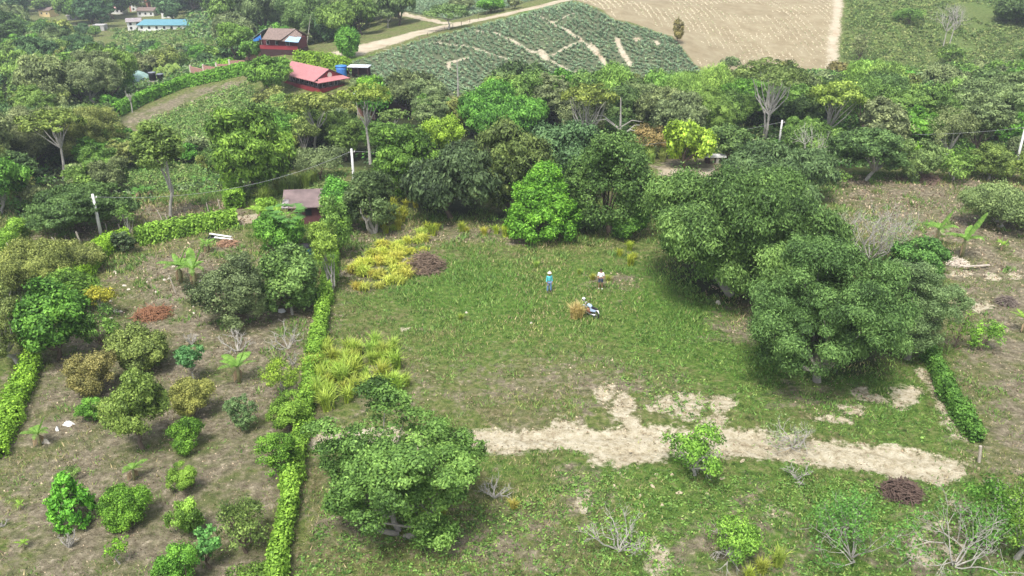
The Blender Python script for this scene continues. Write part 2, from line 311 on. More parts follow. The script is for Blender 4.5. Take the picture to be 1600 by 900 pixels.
# kinds: clumps, clump radius fraction, leaf L, leaf W (m), droop, density, zmin, squash
KINDS = dict(
    mango=dict(n=150, rc=.17, L=.36, W=.13, droop=.9, dens=1.15, zmin=-.75, sq=.85, lump=.26),
    leafy=dict(n=110, rc=.20, L=.26, W=.16, droop=.3, dens=1.1, zmin=-.9, sq=.9, lump=.25),
    feather=dict(n=190, rc=.15, L=.25, W=.12, droop=.2, dens=1.0, zmin=-.85, sq=.5, lump=.5),
    spread=dict(n=230, rc=.115, L=.24, W=.12, droop=.3, dens=1.15, zmin=-.95, sq=.6, lump=.35),
    airy=dict(n=60, rc=.22, L=.22, W=.10, droop=.2, dens=.27, zmin=-.9, sq=.7, lump=.45),
    umbrella=dict(n=46, rc=.19, L=.3, W=.17, droop=.3, dens=.65, zmin=-.35, sq=.6, lump=.55),
    citrus=dict(n=80, rc=.24, L=.18, W=.11, droop=.2, dens=1.3, zmin=-.95, sq=.9, lump=.2),
    cone=dict(n=150, rc=.16, L=.30, W=.16, droop=.5, dens=1.5, zmin=-.95, sq=.9, lump=.2),
    column=dict(n=80, rc=.3, L=.24, W=.12, droop=.5, dens=1.2, zmin=-.95, sq=1.2, lump=.35),
    bamboo=dict(n=75, rc=.27, L=.42, W=.08, droop=1.6, dens=1.1, zmin=-.8, sq=1.0, lump=.4),
    olive=dict(n=120, rc=.18, L=.18, W=.09, droop=.1, dens=.9, zmin=-.9, sq=.8, lump=.35))
_tc = {}
def crown(kind, R, A, dist, seed):
    """leaf mesh of a crown of horizontal radius R and vertical semi-axis A; cached per size class"""
    cls = min([.6, 1, 1.6, 2.5, 4, 6, 8], key=lambda c: abs(math.log(c/R))); lod = 4 if dist < 58 else 0 if dist < 80 else 1 if dist < 130 else 2 if dist < 240 else 3
    ac = min([.5, .75, 1.1, 1.7], key=lambda c: abs(math.log(c/(A/R))))
    key = (kind, cls, lod, ac, seed % 3 if kind not in ('cone',) else 0)
    if key not in _tc:
        K = KINDS[kind]; rng = np.random.default_rng(hash((kind, cls, lod, seed % 3, int(ac*10))) % 99999 if False else (len(_tc)*77+13)); R0, A0 = cls, cls*ac
        nc = int(K['n']*(1 if cls > 1.2 else .5)*(1 if cls < 5 else 1.5)); rc = K['rc']*R0*(1 if cls < 5 else .85)
        z = rng.uniform(K['zmin'], 1, nc*3); ph = rng.uniform(0, 2*PI, nc*3)
        if kind == 'cone': rho = np.clip((1-z)/2, 0, 1)**.75*np.clip((z+1)*6, .6, 1); keep = rng.uniform(size=nc*3) < (rho+.1)
        elif kind == 'column': rho = (1-np.abs(z)**3)*.8+.15; keep = rng.uniform(size=nc*3) < rho
        else: rho = np.sqrt(np.clip(1-z*z, 0, 1)); keep = rng.uniform(size=nc*3) < 1
        z = z[keep][:nc]; ph = ph[keep][:nc]; rho = rho[keep][:nc]; nc = len(z)
        D = np.stack([rho*np.cos(ph), rho*np.sin(ph), z], 1)
        if kind in ('mango', 'leafy', 'feather', 'citrus', 'airy', 'olive', 'spread'):   # boughs: a crown is several leafy masses of unequal size
            nb = 17 if kind == 'spread' else 11 if cls >= 5 else 8 if cls > 2 else 6; ga = np.arange(nb)*2.4+rng.uniform(0, 6); gz = rng.permutation(np.linspace(K['zmin']*.75, .85, nb)); gr = rng.uniform(.16, .40, nb) if kind == 'spread' else rng.uniform(.30, .55, nb) if kind != 'citrus' else rng.uniform(.45, .62, nb)
            G = np.stack([np.sqrt(1-gz**2)*np.cos(ga), np.sqrt(1-gz**2)*np.sin(ga), gz], 1)*(1.08-gr)[:, None]*rng.uniform(.8, 1.05, (nb, 1))
            bi = rng.choice(nb, nc, p=gr**2/np.sum(gr**2)); dd = unit(rng.normal(size=(nc, 3))+unit(G[bi])*.9+[0, 0, .25]); D = G[bi]+dd*gr[bi][:, None]
            D[:, 2] = np.maximum(D[:, 2], K['zmin']); btone = rng.normal(0, .12, nb)[bi]; z = D[:, 2]; ph = np.arctan2(D[:, 1], D[:, 0])
        else: btone = np.zeros(nc)
        f1, f2, f3 = rng.uniform(0, 6, 3); lump = 1-K['lump']*.5*(1+np.sin(ph*3+f1+z*2)*np.cos(z*4+f2))*.5-K['lump']*.8*rng.uniform(0, 1, nc)**1.5
        Cc = D*lump[:, None]*np.array([R0-rc*.6, R0-rc*.6, max(A0-rc*.5, A0*.6)])
        nin = int(nc*.35); Ci = rng.normal(size=(nin, 3)); Ci = unit(Ci)*rng.uniform(.2, .65, (nin, 1))*np.array([R0, R0, A0*.9]); Ci = Ci[Ci[:, 2] > K['zmin']*A0*.9]
        if kind == 'umbrella': Ci = Ci[Ci[:, 2] > 0]
        cen = np.vstack([Cc, Ci]); rr = rc*rng.uniform(.6, 1.35, len(cen)); tone = rng.normal(.48, .19, len(cen)); tone[:nc] += btone; inner = np.arange(len(cen)) >= nc
        ls = [.85, 1.2, 1.8, 2.8, .66][lod]; 
        if cls < 1.3: ls *= .75
        a = .5*K['L']*K['W']*ls*ls; Ps = []; Ns = []; vs = []
        out = unit(cen*np.array([1, 1, 1.2])+[0, 0, .35*R0])
        for i in range(len(cen)):
            n = int(K['dens']*2*PI*rr[i]**2/a*(.55 if inner[i] else 1))+4; n = min(n, 1800)
            d = unit(rng.normal(size=(n, 3))+out[i]*1.1); r = rr[i]*(rng.uniform(.2, 1, (n, 1))**.5)*(1+rng.exponential(.16, (n, 1)))
            p = cen[i]+d*r*np.array([1, 1, K['sq']])
            if kind == 'bamboo': p[:, 2] -= (np.hypot(d[:, 0], d[:, 1])**2*rr[i]*.8)
            Ps.append(p); Ns.append(d+rng.normal(size=(n, 3))*.45); vs.append(np.clip(tone[i]+rng.normal(0, .22, n), 0, 1))
        Q = leafquads(np.vstack(Ps), np.vstack(Ns), K['L']*ls, K['W']*ls, rng, K['droop'])
        me = fmesh(kind+'_crown', Q, 4, np.concatenate(vs)); me.materials.append(LEAF)
        _tc[key] = (me, R0, A0, cen/np.array([R0, R0, A0]))
    me, R0, A0, cen = _tc[key]
    return me, (R/R0, R/R0, A/A0), cen
def limbs(mb, base, cc, R, A, cen, rng, r0, n=9, reach=.85, fork=.35, multi=1, bend=.12):
    """trunk(s) from base to limbs that reach into clump centres"""
    base = Vector(base); cc = Vector(cc)
    sel = rng.choice(len(cen), min(n, len(cen)), replace=False)
    for m in range(multi):
        off = Vector((rng.normal(), rng.normal(), 0))*R*.08*(multi > 1)
        top = base.lerp(cc, fork)+Vector((rng.normal(), rng.normal(), 0))*R*bend+off*2.4
        mid = base.lerp(top, .5)+Vector((rng.normal(), rng.normal(), 0))*R*bend*.4+off
        mb.tube([base+off*.8, mid, top], [r0, r0*.8, r0*.62], 7)
        for i in sel[m::multi]:
            t = cc+Vector((cen[i][0]*R, cen[i][1]*R, cen[i][2]*A))*reach
            q = top.lerp(t, .5)+Vector((rng.normal()*R*.07, rng.normal()*R*.07, -A*.06))
            mb.tube([top, top.lerp(q, .5)+Vector((0, 0, -A*.04)), q, t], [r0*.5, r0*.4, r0*.28, r0*.1], 5)
_ts = [0]
GRN = dict(dark=(.055, .105, .035), mid=(.095, .175, .045), green=(.075, .19, .035), bright=(.12, .26, .03), lime=(.17, .30, .04), olive=(.14, .18, .06), grey=(.12, .165, .08), yellow=(.26, .30, .04), brown=(.16, .145, .06), blue=(.06, .125, .058), deep=(.06, .11, .04), bamboo=(.135, .25, .06), pale=(.16, .22, .085))
PLACED = []
def tree(box, kind='leafy', col='mid', label='', clear=.4, cat='tree', name='tree', group=None, bark=None, n=9, r0=None, multi=1, reach=.85, fork=.35, pos=None, trunk=True, top=0, dy=0):
    """crown filling the picture box (u0,v0,u1,v1) standing on the ground, or pos=(x,y,R,A)"""
    _ts[0] += 1; rng = np.random.default_rng(_ts[0]*31+5)
    if pos is None:
        u0, v0, u1, v1 = box; u = (u0+u1)/2; v = (v0+v1)/2; A = 3.0; h = clear+A
        for _ in range(6):
            p = Wp(u, v, h); el = math.atan2(CAM_H-p[2]-h, math.hypot(p[0], p[1])); _, _, dep = proj((p[0], p[1], p[2]+h)); s = F/dep
            R = (u1-u0)/2/s; E = (v1-v0)/2/s; a2 = (E*E-(R*math.sin(el))**2)
            A = math.sqrt(max(a2, (.42*R*math.cos(el))**2))/math.cos(el); A = min(A, 1.9*R if kind != 'column' else 4*R); h = clear+A
        x, y, z = p
    else:
        x, y, R, A = pos; z = float(terr(x, y)); dep = y
    c = GRN[col] if isinstance(col, str) else col
    j = rng.uniform(.9, 1.12); c = tuple(max(0, q*j*rng.uniform(.94, 1.06)*m_) for q, m_ in zip(c, (1.28, 1.22, 1.0)))
    root = empty('bush' if cat == 'bush' else name, (x, y, z-.05), label, cat, group, 0)
    me, sc, cen = crown(kind, R*1.06, A*1.04, dep, _ts[0])
    rz = rng.uniform(0, 2*PI); link('crown', me, LEAF, root, (0, 0, clear+A), tuple(q*(1.06 if kind in ('cone', 'bamboo', 'column') else 1.03) for q in sc), rz, c)
    if trunk:
        ca, sa = math.cos(rz), math.sin(rz); cen2 = np.stack([cen[:, 0]*ca-cen[:, 1]*sa, cen[:, 0]*sa+cen[:, 1]*ca, cen[:, 2]], 1)
        mb = MB(); limbs(mb, (0, 0, 0), (0, 0, clear+A*.9), R, A, cen2, rng, r0 or max(.05, .045*(R+A)*.8), n, reach, fork, multi)
        mb.build('trunk', bark or BARK, root)
    PLACED.append((x, y, R, proj((x, y, z))[:2], label)); return root

# ------------------------------------------------------------------ hedges
def hedge(pts, wd, ht, label, col='lime', group='clipped hedges', dens=1.0, rag=.19):
    P = np.array([Wp(u, v)[:2] for u, v in pts]); seg = np.hypot(*(P[1:]-P[:-1]).T); Lt = seg.sum(); cum = np.concatenate([[0], np.cumsum(seg)])
    rng = np.random.default_rng(int(Lt*100) % 9999); Y = P[:, 1].mean(); ls = 1 if Y < 75 else 1.5 if Y < 110 else 2.2
    mid = P.mean(0); root = empty('hedge', (mid[0], mid[1], float(terr(*mid))), label, 'hedge', group)
    def along(s):
        x = np.interp(s, cum, P[:, 0]); y = np.interp(s, cum, P[:, 1]); e = .4
        dx = np.interp(s+e, cum, P[:, 0])-np.interp(s-e, cum, P[:, 0]); dy = np.interp(s+e, cum, P[:, 1])-np.interp(s-e, cum, P[:, 1]); L = np.hypot(dx, dy)+1e-9
        return x, y, -dy/L, dx/L
    L0, W0 = .17*ls, .11*ls; a = .5*L0*W0; n = int(Lt*(wd+2*ht)*1.9*dens/a); n = min(n, 60000)
    s = rng.uniform(0, Lt, n); t = rng.uniform(-1, 1, n)*(wd/2+ht); side = np.abs(t) > wd/2
    off = np.where(side, np.sign(t)*wd/2, t); z = np.where(side, ht-(np.abs(t)-wd/2), ht)
    x, y, nx, ny = along(s); lump = (fbm(s, off*2+50, 1.0, 3, 3)-.45)*rag*6*.6
    off = off+np.sign(off)*lump*side+rng.normal(0, rag*.4, n); z = z+lump*(~side)+rng.normal(0, rag*.4, n); z = np.maximum(z, .02)
    rnd = np.clip(np.abs(off)/(wd/2), 0, 1)**3*.18; z = np.where(side, z, z-rnd)
    X = x+nx*off; Yy = y+ny*off; Z = terr(X, Yy)+z
    N = np.stack([np.where(side, nx*np.sign(t), 0), np.where(side, ny*np.sign(t), 0), np.where(side, .35, 1.)], 1)+rng.normal(size=(n, 3))*.5
    P3 = np.stack([X, Yy, Z], 1)-np.array(root.location)
    v = np.clip(.5+.6*(fbm(s, off+z, .7, 8, 2)-.5)+rng.normal(0, .16, n), 0, 1)
    link('foliage', fmesh('hedge_foliage', leafquads(P3, N, L0, W0, rng, .3), 4, v), LEAF, root, color=GRN[col] if isinstance(col, str) else col)
    mb = MB(); k = max(2, int(Lt/1.2))
    for i in range(k):     # woody stems and inner growth
        x0, y0, nx0, ny0 = [float(q) for q in along(np.array((i+.5)*Lt/k))]
        z0 = float(terr(x0, y0)); q = [(x0+rng.normal()*.05-root.location[0], y0+rng.normal()*.05-root.location[1], z0+h_-root.location[2]) for h_ in (0, ht*.5, ht*.85)]
        mb.tube(q, [.05, .04, .02], 5)
        for m in range(4):
            aa = rng.uniform(0, 6.28); mb.tube([q[1], (q[1][0]+math.cos(aa)*wd*.35, q[1][1]+math.sin(aa)*wd*.35, q[2][2])], [.02, .01], 4)
    mb.tube([(float(a)-root.location[0], float(b)-root.location[1], float(terr(a,b))+ht*.5-root.location[2]) for a,b in [along(np.array(q_))[:2] for q_ in np.linspace(.5*Lt/k, (k-.5)*Lt/k, 4*k)]], .03, 5)
    mb.build('stem', BARK, root)
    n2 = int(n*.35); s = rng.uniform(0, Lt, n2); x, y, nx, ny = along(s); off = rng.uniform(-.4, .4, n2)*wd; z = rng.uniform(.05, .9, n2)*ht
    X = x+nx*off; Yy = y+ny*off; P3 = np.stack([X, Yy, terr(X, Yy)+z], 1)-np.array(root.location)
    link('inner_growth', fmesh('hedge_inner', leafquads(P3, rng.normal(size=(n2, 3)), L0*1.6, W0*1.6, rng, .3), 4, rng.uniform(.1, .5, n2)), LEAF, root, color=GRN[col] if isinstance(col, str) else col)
    return root
HC = (.17, .31, .04)
G1 = 'hedges between the plots'
hedge([(524,385),(516,435),(508,470),(500,520),(490,572)], .8, 1.15, 'bright yellow-green clipped hedge between orchard and lawn, upper stretch above the tall grass clumps', HC, G1)
hedge([(488,578),(482,625),(474,680),(462,735),(452,800),(438,860),(430,930)], .68, 1.0, 'bright green hedge running to the bottom edge, left of the big feathery tree', HC, G1)
hedge([(552,322),(540,350),(530,382)], .9, 1.3, 'short green hedge stretch behind the slim pale-stemmed trees right of the shed', HC, G1)
hedge([(372,352),(330,358),(280,367),(215,382)], 1.3, 1.5, 'long straight light-green clipped hedge in front of the brown pasture', HC, G1)
hedge([(205,382),(172,388),(150,408),(128,432),(112,448)], 1.4, 1.3, 'ragged yellow-green hedge bending downhill beside the dark round shrub', (.20, .36, .03), G1, rag=.22)
hedge([(368,328),(366,308)], 1.7, 1.7, 'short thick light-green hedge block at the pasture corner', HC, G1)
hedge([(-12,415),(12,392),(36,365)], 1.2, 1.5, 'bright green hedge cut by the left edge of the photo beside the dark spreading tree', HC, G1)
hedge([(54,568),(40,600),(25,635),(8,680),(-10,720)], 1.0, .9, 'ragged lime hedge at the left edge below the glossy bright green tree', (.18, .33, .035), G1, rag=.22)
hedge([(1452,560),(1470,598),(1490,640),(1508,668),(1526,694)], .75, 1.0, 'dark green hedge from the big dark trees to the right end of the track', (.09, .20, .035), G1, rag=.2)
hedge([(182,182),(205,170),(245,152),(290,136),(335,126),(386,115)], 1.7, 1.9, 'long curving clipped hedge along the top of the grassy bank below the brick wall', (.11, .26, .03), 'hedges of the far gardens')
hedge([(200,166),(235,154),(262,146)], 1.2, 1.2, 'low dark hedge between the gazebo and the long curving hedge', (.07, .17, .03), 'hedges of the far gardens')
hedge([(196,143),(218,141),(240,140)], 1.2, 1.4, 'short garden hedge in front of the round gazebo', (.08, .18, .03), 'hedges of the far gardens')
hedge([(256,131),(280,128),(300,126)], 1.2, 1.2, 'small garden hedge right of the twin black water tanks', (.10, .21, .03), 'hedges of the far gardens')
hedge([(462,99),(500,102),(530,108),(546,116)], 1.4, 2.2, 'bright hedge behind the red roofed house', (.17, .30, .03), 'hedges of the far gardens', rag=.25)
hedge([(622,306),(636,308),(650,310)], 1.2, 1.0, 'little bright hedge between the two dark mango trees', HC, G1)
hedge([(402,335),(420,333),(432,331)], 1.2, 1.4, 'small light-green hedge piece left of the shed roof', HC, G1)
# ------------------------------------------------------------------ hero trees: crown box in the photograph
T = tree
_ts[0] += 40; T((482,592,758,856), 'spread', (.095,.185,.05), 'large feathery mid-green tree covering the left end of the sandy track', .15, n=22, bark=GREYB, reach=.98, r0=.16, fork=.35, multi=3)
T((1008,250,1300,468), 'mango', (.072,.142,.042), 'largest rounded mango tree right of the lawn, upper one of the pair', .5, n=22, r0=.35, bark=GREYB, reach=1.0)
T((1175,372,1415,604), 'mango', (.068,.135,.045), 'dense dark mango tree right of the lawn, lower one of the pair', .4, n=22, r0=.3, bark=GREYB, reach=1.0)
T((1375,385,1498,560), 'olive', (.10,.16,.075), 'grey-green fine-leaved tree on the right flank of the dark mango pair', .4, n=16, bark=GREYB)
T((1130,222,1305,318), 'mango', (.065,.13,.05), 'blue-green mango tree just behind the largest mango, beside the brown field', .4)
T((1036,186,1116,260), 'leafy', (.19,.31,.045), 'bright lime upright tree standing beyond the bare path right of centre', .3)
T((787,250,912,370), 'cone', (.08,.21,.025), 'vivid green pyramid-shaped tree at the far edge of the lawn', .1, n=10)
T((885,205,1030,366), 'leafy', (.065,.14,.04), 'dark green broad tree behind and right of the vivid pyramid tree', .3, n=12)
T((958,318,1015,372), 'citrus', (.07,.17,.03), 'small fresh green bush at the right end of the tree row behind the lawn', .2, cat='bush')
T((820,195,940,290), 'leafy', 'blue', 'tall blue-green tree rising behind the vivid pyramid tree', 1.5)
T((632,222,775,342), 'mango', (.06,.095,.045), 'blackish green dome-shaped mango tree behind the brush pile', .3, n=12)
T((730,190,862,325), 'mango', (.075,.115,.04), 'brownish green mango tree between the blackish dome and the vivid pyramid tree', .5)
T((578,200,690,305), 'mango', (.075,.17,.03), 'mango tree with fresh bright green top right of the middle white pole', .6)
T((665,180,722,232), 'citrus', 'lime', 'lime-green round tree peeking over the blackish mango', 2.2)
T((540,262,622,360), 'leafy', (.07,.11,.05), 'grey-green bushy tree with slanting stems right of the shed', .4, bark=PALE, multi=3, fork=.5)
T((506,272,550,345), 'column', 'green', 'slim light-green tree nearest to the foot of the middle white pole', 1.0, bark=PALE, multi=3)
T((500,305,543,388), 'column', (.11,.21,.05), 'slim pale-stemmed tree touching the right side of the shed', 1.2, bark=PALE, multi=3)
T((484,342,528,412), 'column', (.14,.25,.05), 'slim light tree with a bundle of white stems at the top of the central hedge', 2.6, bark=PALE, multi=5, n=10)
T((395,328,470,392), 'leafy', 'green', 'leafy green bush under the papaya tree left of the shed', .2, cat='bush')
T((392,385,500,492), 'leafy', (.08,.15,.05), 'loose green bush against the left side of the central hedge', .1, cat='bush')
T((303,400,425,516), 'olive', (.085,.13,.065), 'big dark olive-grey round bush in the orchard below the bananas', .1, cat='bush')
T((322,168,455,302), 'mango', (.085,.165,.03), 'tall dense tree with yellow-green flecks left of centre, above the pasture corner hedge', .5, n=12)
T((208,190,285,262), 'leafy', 'mid', 'tall open tree on twin pale trunks at the edge of the valley wood', 5.0, bark=PALE, multi=2, n=8, reach=.7)
T((36,280,200,364), 'feather', (.06,.125,.04), 'wide dark spreading tree left of the leaning white pole', .4, n=16)
T((182,316,216,352), 'airy', 'mid', 'small thin tree standing before the hedge right of the leaning white pole', 1.8, bark=PALE)
T((172,358,212,396), 'leafy', (.055,.09,.045), 'dark round shrub tucked into the yellow-green hedge', .05, cat='bush')
T((20,440,137,562), 'leafy', (.07,.17,.03), 'glossy bright green tree near the left edge above the ragged hedge', .2, n=10)
T((62,418,152,486), 'leafy', (.085,.17,.03), 'green tree with reddish young leaves behind the glossy left tree', .3)
T((128,440,180,480), 'airy', 'yellow', 'small yellow-green spreading tree beside the glossy left tree', 1.0, bark=PALE)
T((122,470,190,552), 'airy', (.07,.16,.035), 'thin green sapling cluster right of the glossy left tree', .1, cat='bush')
T((-20,372,112,455), 'olive', 'olive', 'low olive shrub with bare twigs at the left edge behind the hedge', .1, cat='bush', bark=PALE, reach=1.0)
T((-30,440,52,570), 'olive', (.12,.16,.06), 'olive-grey shrub cut by the left edge below the others', .1, cat='bush', bark=PALE, n=16, reach=1.05)
T((70,376,160,430), 'olive', (.13,.17,.06), 'greyish low bush between the two left hedges', .05, cat='bush')
OG = 'orchard trees and bushes'
T((175,508,262,580), 'citrus', (.14,.19,.06), 'small mango tree with yellowish new leaves, highest of the left orchard group', .2, group=OG)
T((108,546,180,615), 'citrus', (.18,.18,.07), 'small mango tree topped with orange-yellow shoots, left in the orchard', .2, group=OG)
T((158,568,262,702), 'olive', (.09,.16,.04), 'tallest olive-green tree in the middle of the left orchard', .3, group=OG)
T((264,588,330,642), 'citrus', (.17,.20,.06), 'small tree with golden new leaves right of the tallest orchard tree', .6, group=OG)
T((268,530,321,578), 'feather', (.075,.19,.075), 'small ball-shaped blue-green tree on a thin forked trunk', 1.0, group=OG, bark=PALE)
T((120,620,160,660), 'citrus', 'green', 'small bright bush left of the tallest orchard tree', .1, cat='bush', group=OG)
T((262,655,318,704), 'citrus', (.09,.20,.03), 'round bright green citrus bush right of the olive orchard tree', .15, cat='bush', group=OG)
T((263,722,307,768), 'citrus', (.11,.22,.035), 'round citrus bush in the middle of the lower orchard', .15, cat='bush', group=OG)
T((349,610,402,672), 'olive', (.075,.14,.06), 'grey-green thin bush left of the central hedge', .1, cat='bush', group=OG)
T((155,755,230,822), 'citrus', (.09,.21,.03), 'broad bright citrus bush right of the cone-shaped tree', .1, cat='bush', group=OG)
T((260,780,315,832), 'citrus', (.12,.21,.04), 'loose light citrus bush above the feathery sapling', .3, cat='bush', group=OG)
T((70,735,144,822), 'cone', (.08,.22,.03), 'bright green cone-shaped small tree near the lower left corner', .1, group=OG)
T((84,722,130,752), 'airy', 'mid', 'dark thin bush just behind the cone-shaped small tree', .1, cat='bush', group=OG)
T((160,835,203,874), 'airy', 'bright', 'sparse light-green sapling in the lower left orchard', .5, group=OG, bark=PALE)
T((242,850,312,925), 'citrus', (.07,.17,.03), 'dark glossy citrus bush cut by the bottom edge', .1, cat='bush', group=OG)
T((298,815,346,885), 'feather', (.08,.21,.07), 'soft blue-green feathery sapling near the bottom edge', .2, group=OG)
T((326,765,430,872), 'airy', (.10,.16,.045), 'loose olive bush left of the lower hedge', .1, cat='bush', group=OG, n=14)
T((345,875,450,940), 'airy', (.11,.19,.04), 'loose green bush at the bottom edge left of the hedge', .1, cat='bush', group=OG)
T((396,663,462,752), 'citrus', (.09,.19,.03), 'big bright bush growing into the hedge near the track end', .1, cat='bush', group=OG)
T((420,612,482,675), 'citrus', (.09,.18,.03), 'bright bush leaning on the hedge above the track end', .1, cat='bush', group=OG)
T((405,560,470,605), 'airy', (.15,.26,.04), 'sparse lime sapling with flat branches left of the tall grass clumps', 1.0, group=OG, bark=PALE, n=8, reach=1)
RG = 'scrubby trees below the track'
T((1038,655,1142,748), 'airy', (.11,.23,.04), 'light green small tree in front of the middle of the sandy track', .2, bark=PALE, n=14, reach=1.0, group=RG)
T((1100,795,1200,880), 'airy', (.10,.21,.04), 'low green shrub with white stems below the middle of the track', .1, bark=PALE, cat='bush', n=12, reach=1.05, group=RG)
T((1490,735,1600,850), 'airy', (.07,.18,.03), 'leafy green shrub at the right edge under the end of the track', .1, cat='bush', n=10, group=RG)
T((1560,720,1660,880), 'airy', (.09,.19,.035), 'green shrub cut by the right edge below the hedge', .1, cat='bush', bark=PALE, group=RG)
T((1510,285,1625,358), 'olive', (.11,.16,.07), 'greyish green shrub at the right edge of the brown field', .1, cat='bush', bark=PALE, reach=1.03, n=20)
T((1395,370,1480,432), 'leafy', (.07,.155,.045), 'dark leafy bush under the tall banana plants', .1, cat='bush')
T((1480,455,1520,560), 'airy', (.09,.18,.03), 'thin green bush along the right foot of the fine-leaved tree', .1, cat='bush')
T((1515,490,1570,550), 'airy', (.12,.24,.04), 'low light-green weed bush in the brown right plot', .05, cat='bush')
BG = 'scrub bordering the brown field'
T((1300,190,1425,272), 'feather', (.07,.13,.05), 'mixed green tree with pale limbs behind the left end of the brown field', 1.0, bark=PALE, n=14, reach=1.0, group=BG)
T((1395,215,1470,280), 'olive', (.10,.15,.06), 'greyish low tree just left of the brush pile on the brown field', .3, bark=PALE, n=14, reach=1.0, group=BG)
T((1405,220,1455,250), 'airy', 'bright', 'lime topped bush above the brown field brush pile', 2.2, group=BG)
T((1455,225,1530,282), 'airy', 'mid', 'green thicket tree right of the brown field brush pile', .2, bark=PALE, group=BG)
T((1515,222,1590,280), 'olive', (.10,.16,.05), 'low scrub tree with grey branches left of the right white pole', .2, bark=PALE, n=14, reach=1.0, group=BG)
T((1575,235,1640,285), 'airy', (.12,.17,.05), 'scrub at the right edge behind the right white pole', .2, bark=PALE, group=BG)
KEEP = [(1030,238,1120,285,98),(450,92,545,145,150),(380,62,475,98,170),(190,108,265,150,150),(260,112,300,130,155),(205,0,240,28,380),(248,35,318,50,300),(196,38,222,50,300),(165,48,335,64,280),(58,14,82,28,380),(115,44,160,52,290),(218,20,240,28,380),(182,112,390,176,138),(250,140,385,210,128),(562,155,596,186,128),(596,160,642,180,130),(205,310,375,345,85),(140,300,165,360,75),(540,232,566,300,95),(1212,188,1228,222,120),(1575,195,1605,270,95),(700,95,730,160,140),(950,150,985,225,115),(322,168,455,300,100),(205,190,290,262,105),(0,135,18,155,180),(480,0,900,95,165),(385,85,460,130,150),(530,60,600,125,155),(640,80,740,115,158),(740,60,1000,100,160),(1000,60,1110,105,165),(1110,0,1310,98,172),(1310,0,1600,95,180),(545,105,575,126,150),(106,150,136,160,165),(1463,20,1500,85,180)]
UG = 'flat-topped trees with pale limbs'
def U(box, base_v, label, col='mid', n=12, multi=1, fk=None, **k):
    u = (box[0]+box[2])/2; b = Wp(u, base_v); el = math.atan2(CAM_H-b[2], b[1]); s = F/proj(b)[2]
    clear = (base_v-box[3])/s/math.cos(el); KEEP.append((box[0]+8, box[1]-3, box[2]-8, box[3], b[1])); KEEP.append((u-14, box[3], u+14, base_v-4, b[1])); return T(box, 'umbrella', col, label, clear, group=UG, bark=PALE, n=n, multi=multi, reach=.92, fork=fk or (.55 if multi == 1 else .45), r0=.2, **k)
U((1150,90,1265,142), 218, 'tall flat-topped tree with three white trunks right of the lime tree', (.09,.15,.045), 26, 3)
U((1262,124,1362,172), 222, 'flat-topped tree with yellow crown beside the three-trunked tree', (.13,.18,.04), 14, 2, .25)
U((872,128,968,172), 226, 'vase-shaped tree with many pale limbs and reddish yellow crown behind the centre', (.105,.155,.04), 18, 3, .2)
U((440,142,535,182), 245, 'flat-topped tree with a crooked pale trunk in front of the red house', (.12,.17,.05), 10)
U((530,130,612,165), 252, 'tall thin white-trunked tree in front of the small brick tower', (.12,.18,.04), 7)
U((30,168,130,212), 278, 'flat-topped tree with forked white trunk in the left valley', (.11,.16,.045), 10)
U((590,170,640,190), 212, 'thin pale tree behind the mango with bright top', (.10,.15,.05), 5)
U((665,10,735,28), 38, 'little flat-topped tree beside the ridge road', (.09,.14,.06), 8)
U((590,14,620,32), 44, 'tiny pale-stemmed tree at the start of the far field path', (.09,.14,.06), 6)
T((386,88,458,135), 'mango', (.075,.16,.03), 'round dense tree on the bank in front of the red roofed house', 1.2)
T((448,182,500,225), 'airy', 'olive', 'thin grey-green tree below the red house', 2.5, bark=PALE)
VG = 'trees behind the lawn and in the gully'
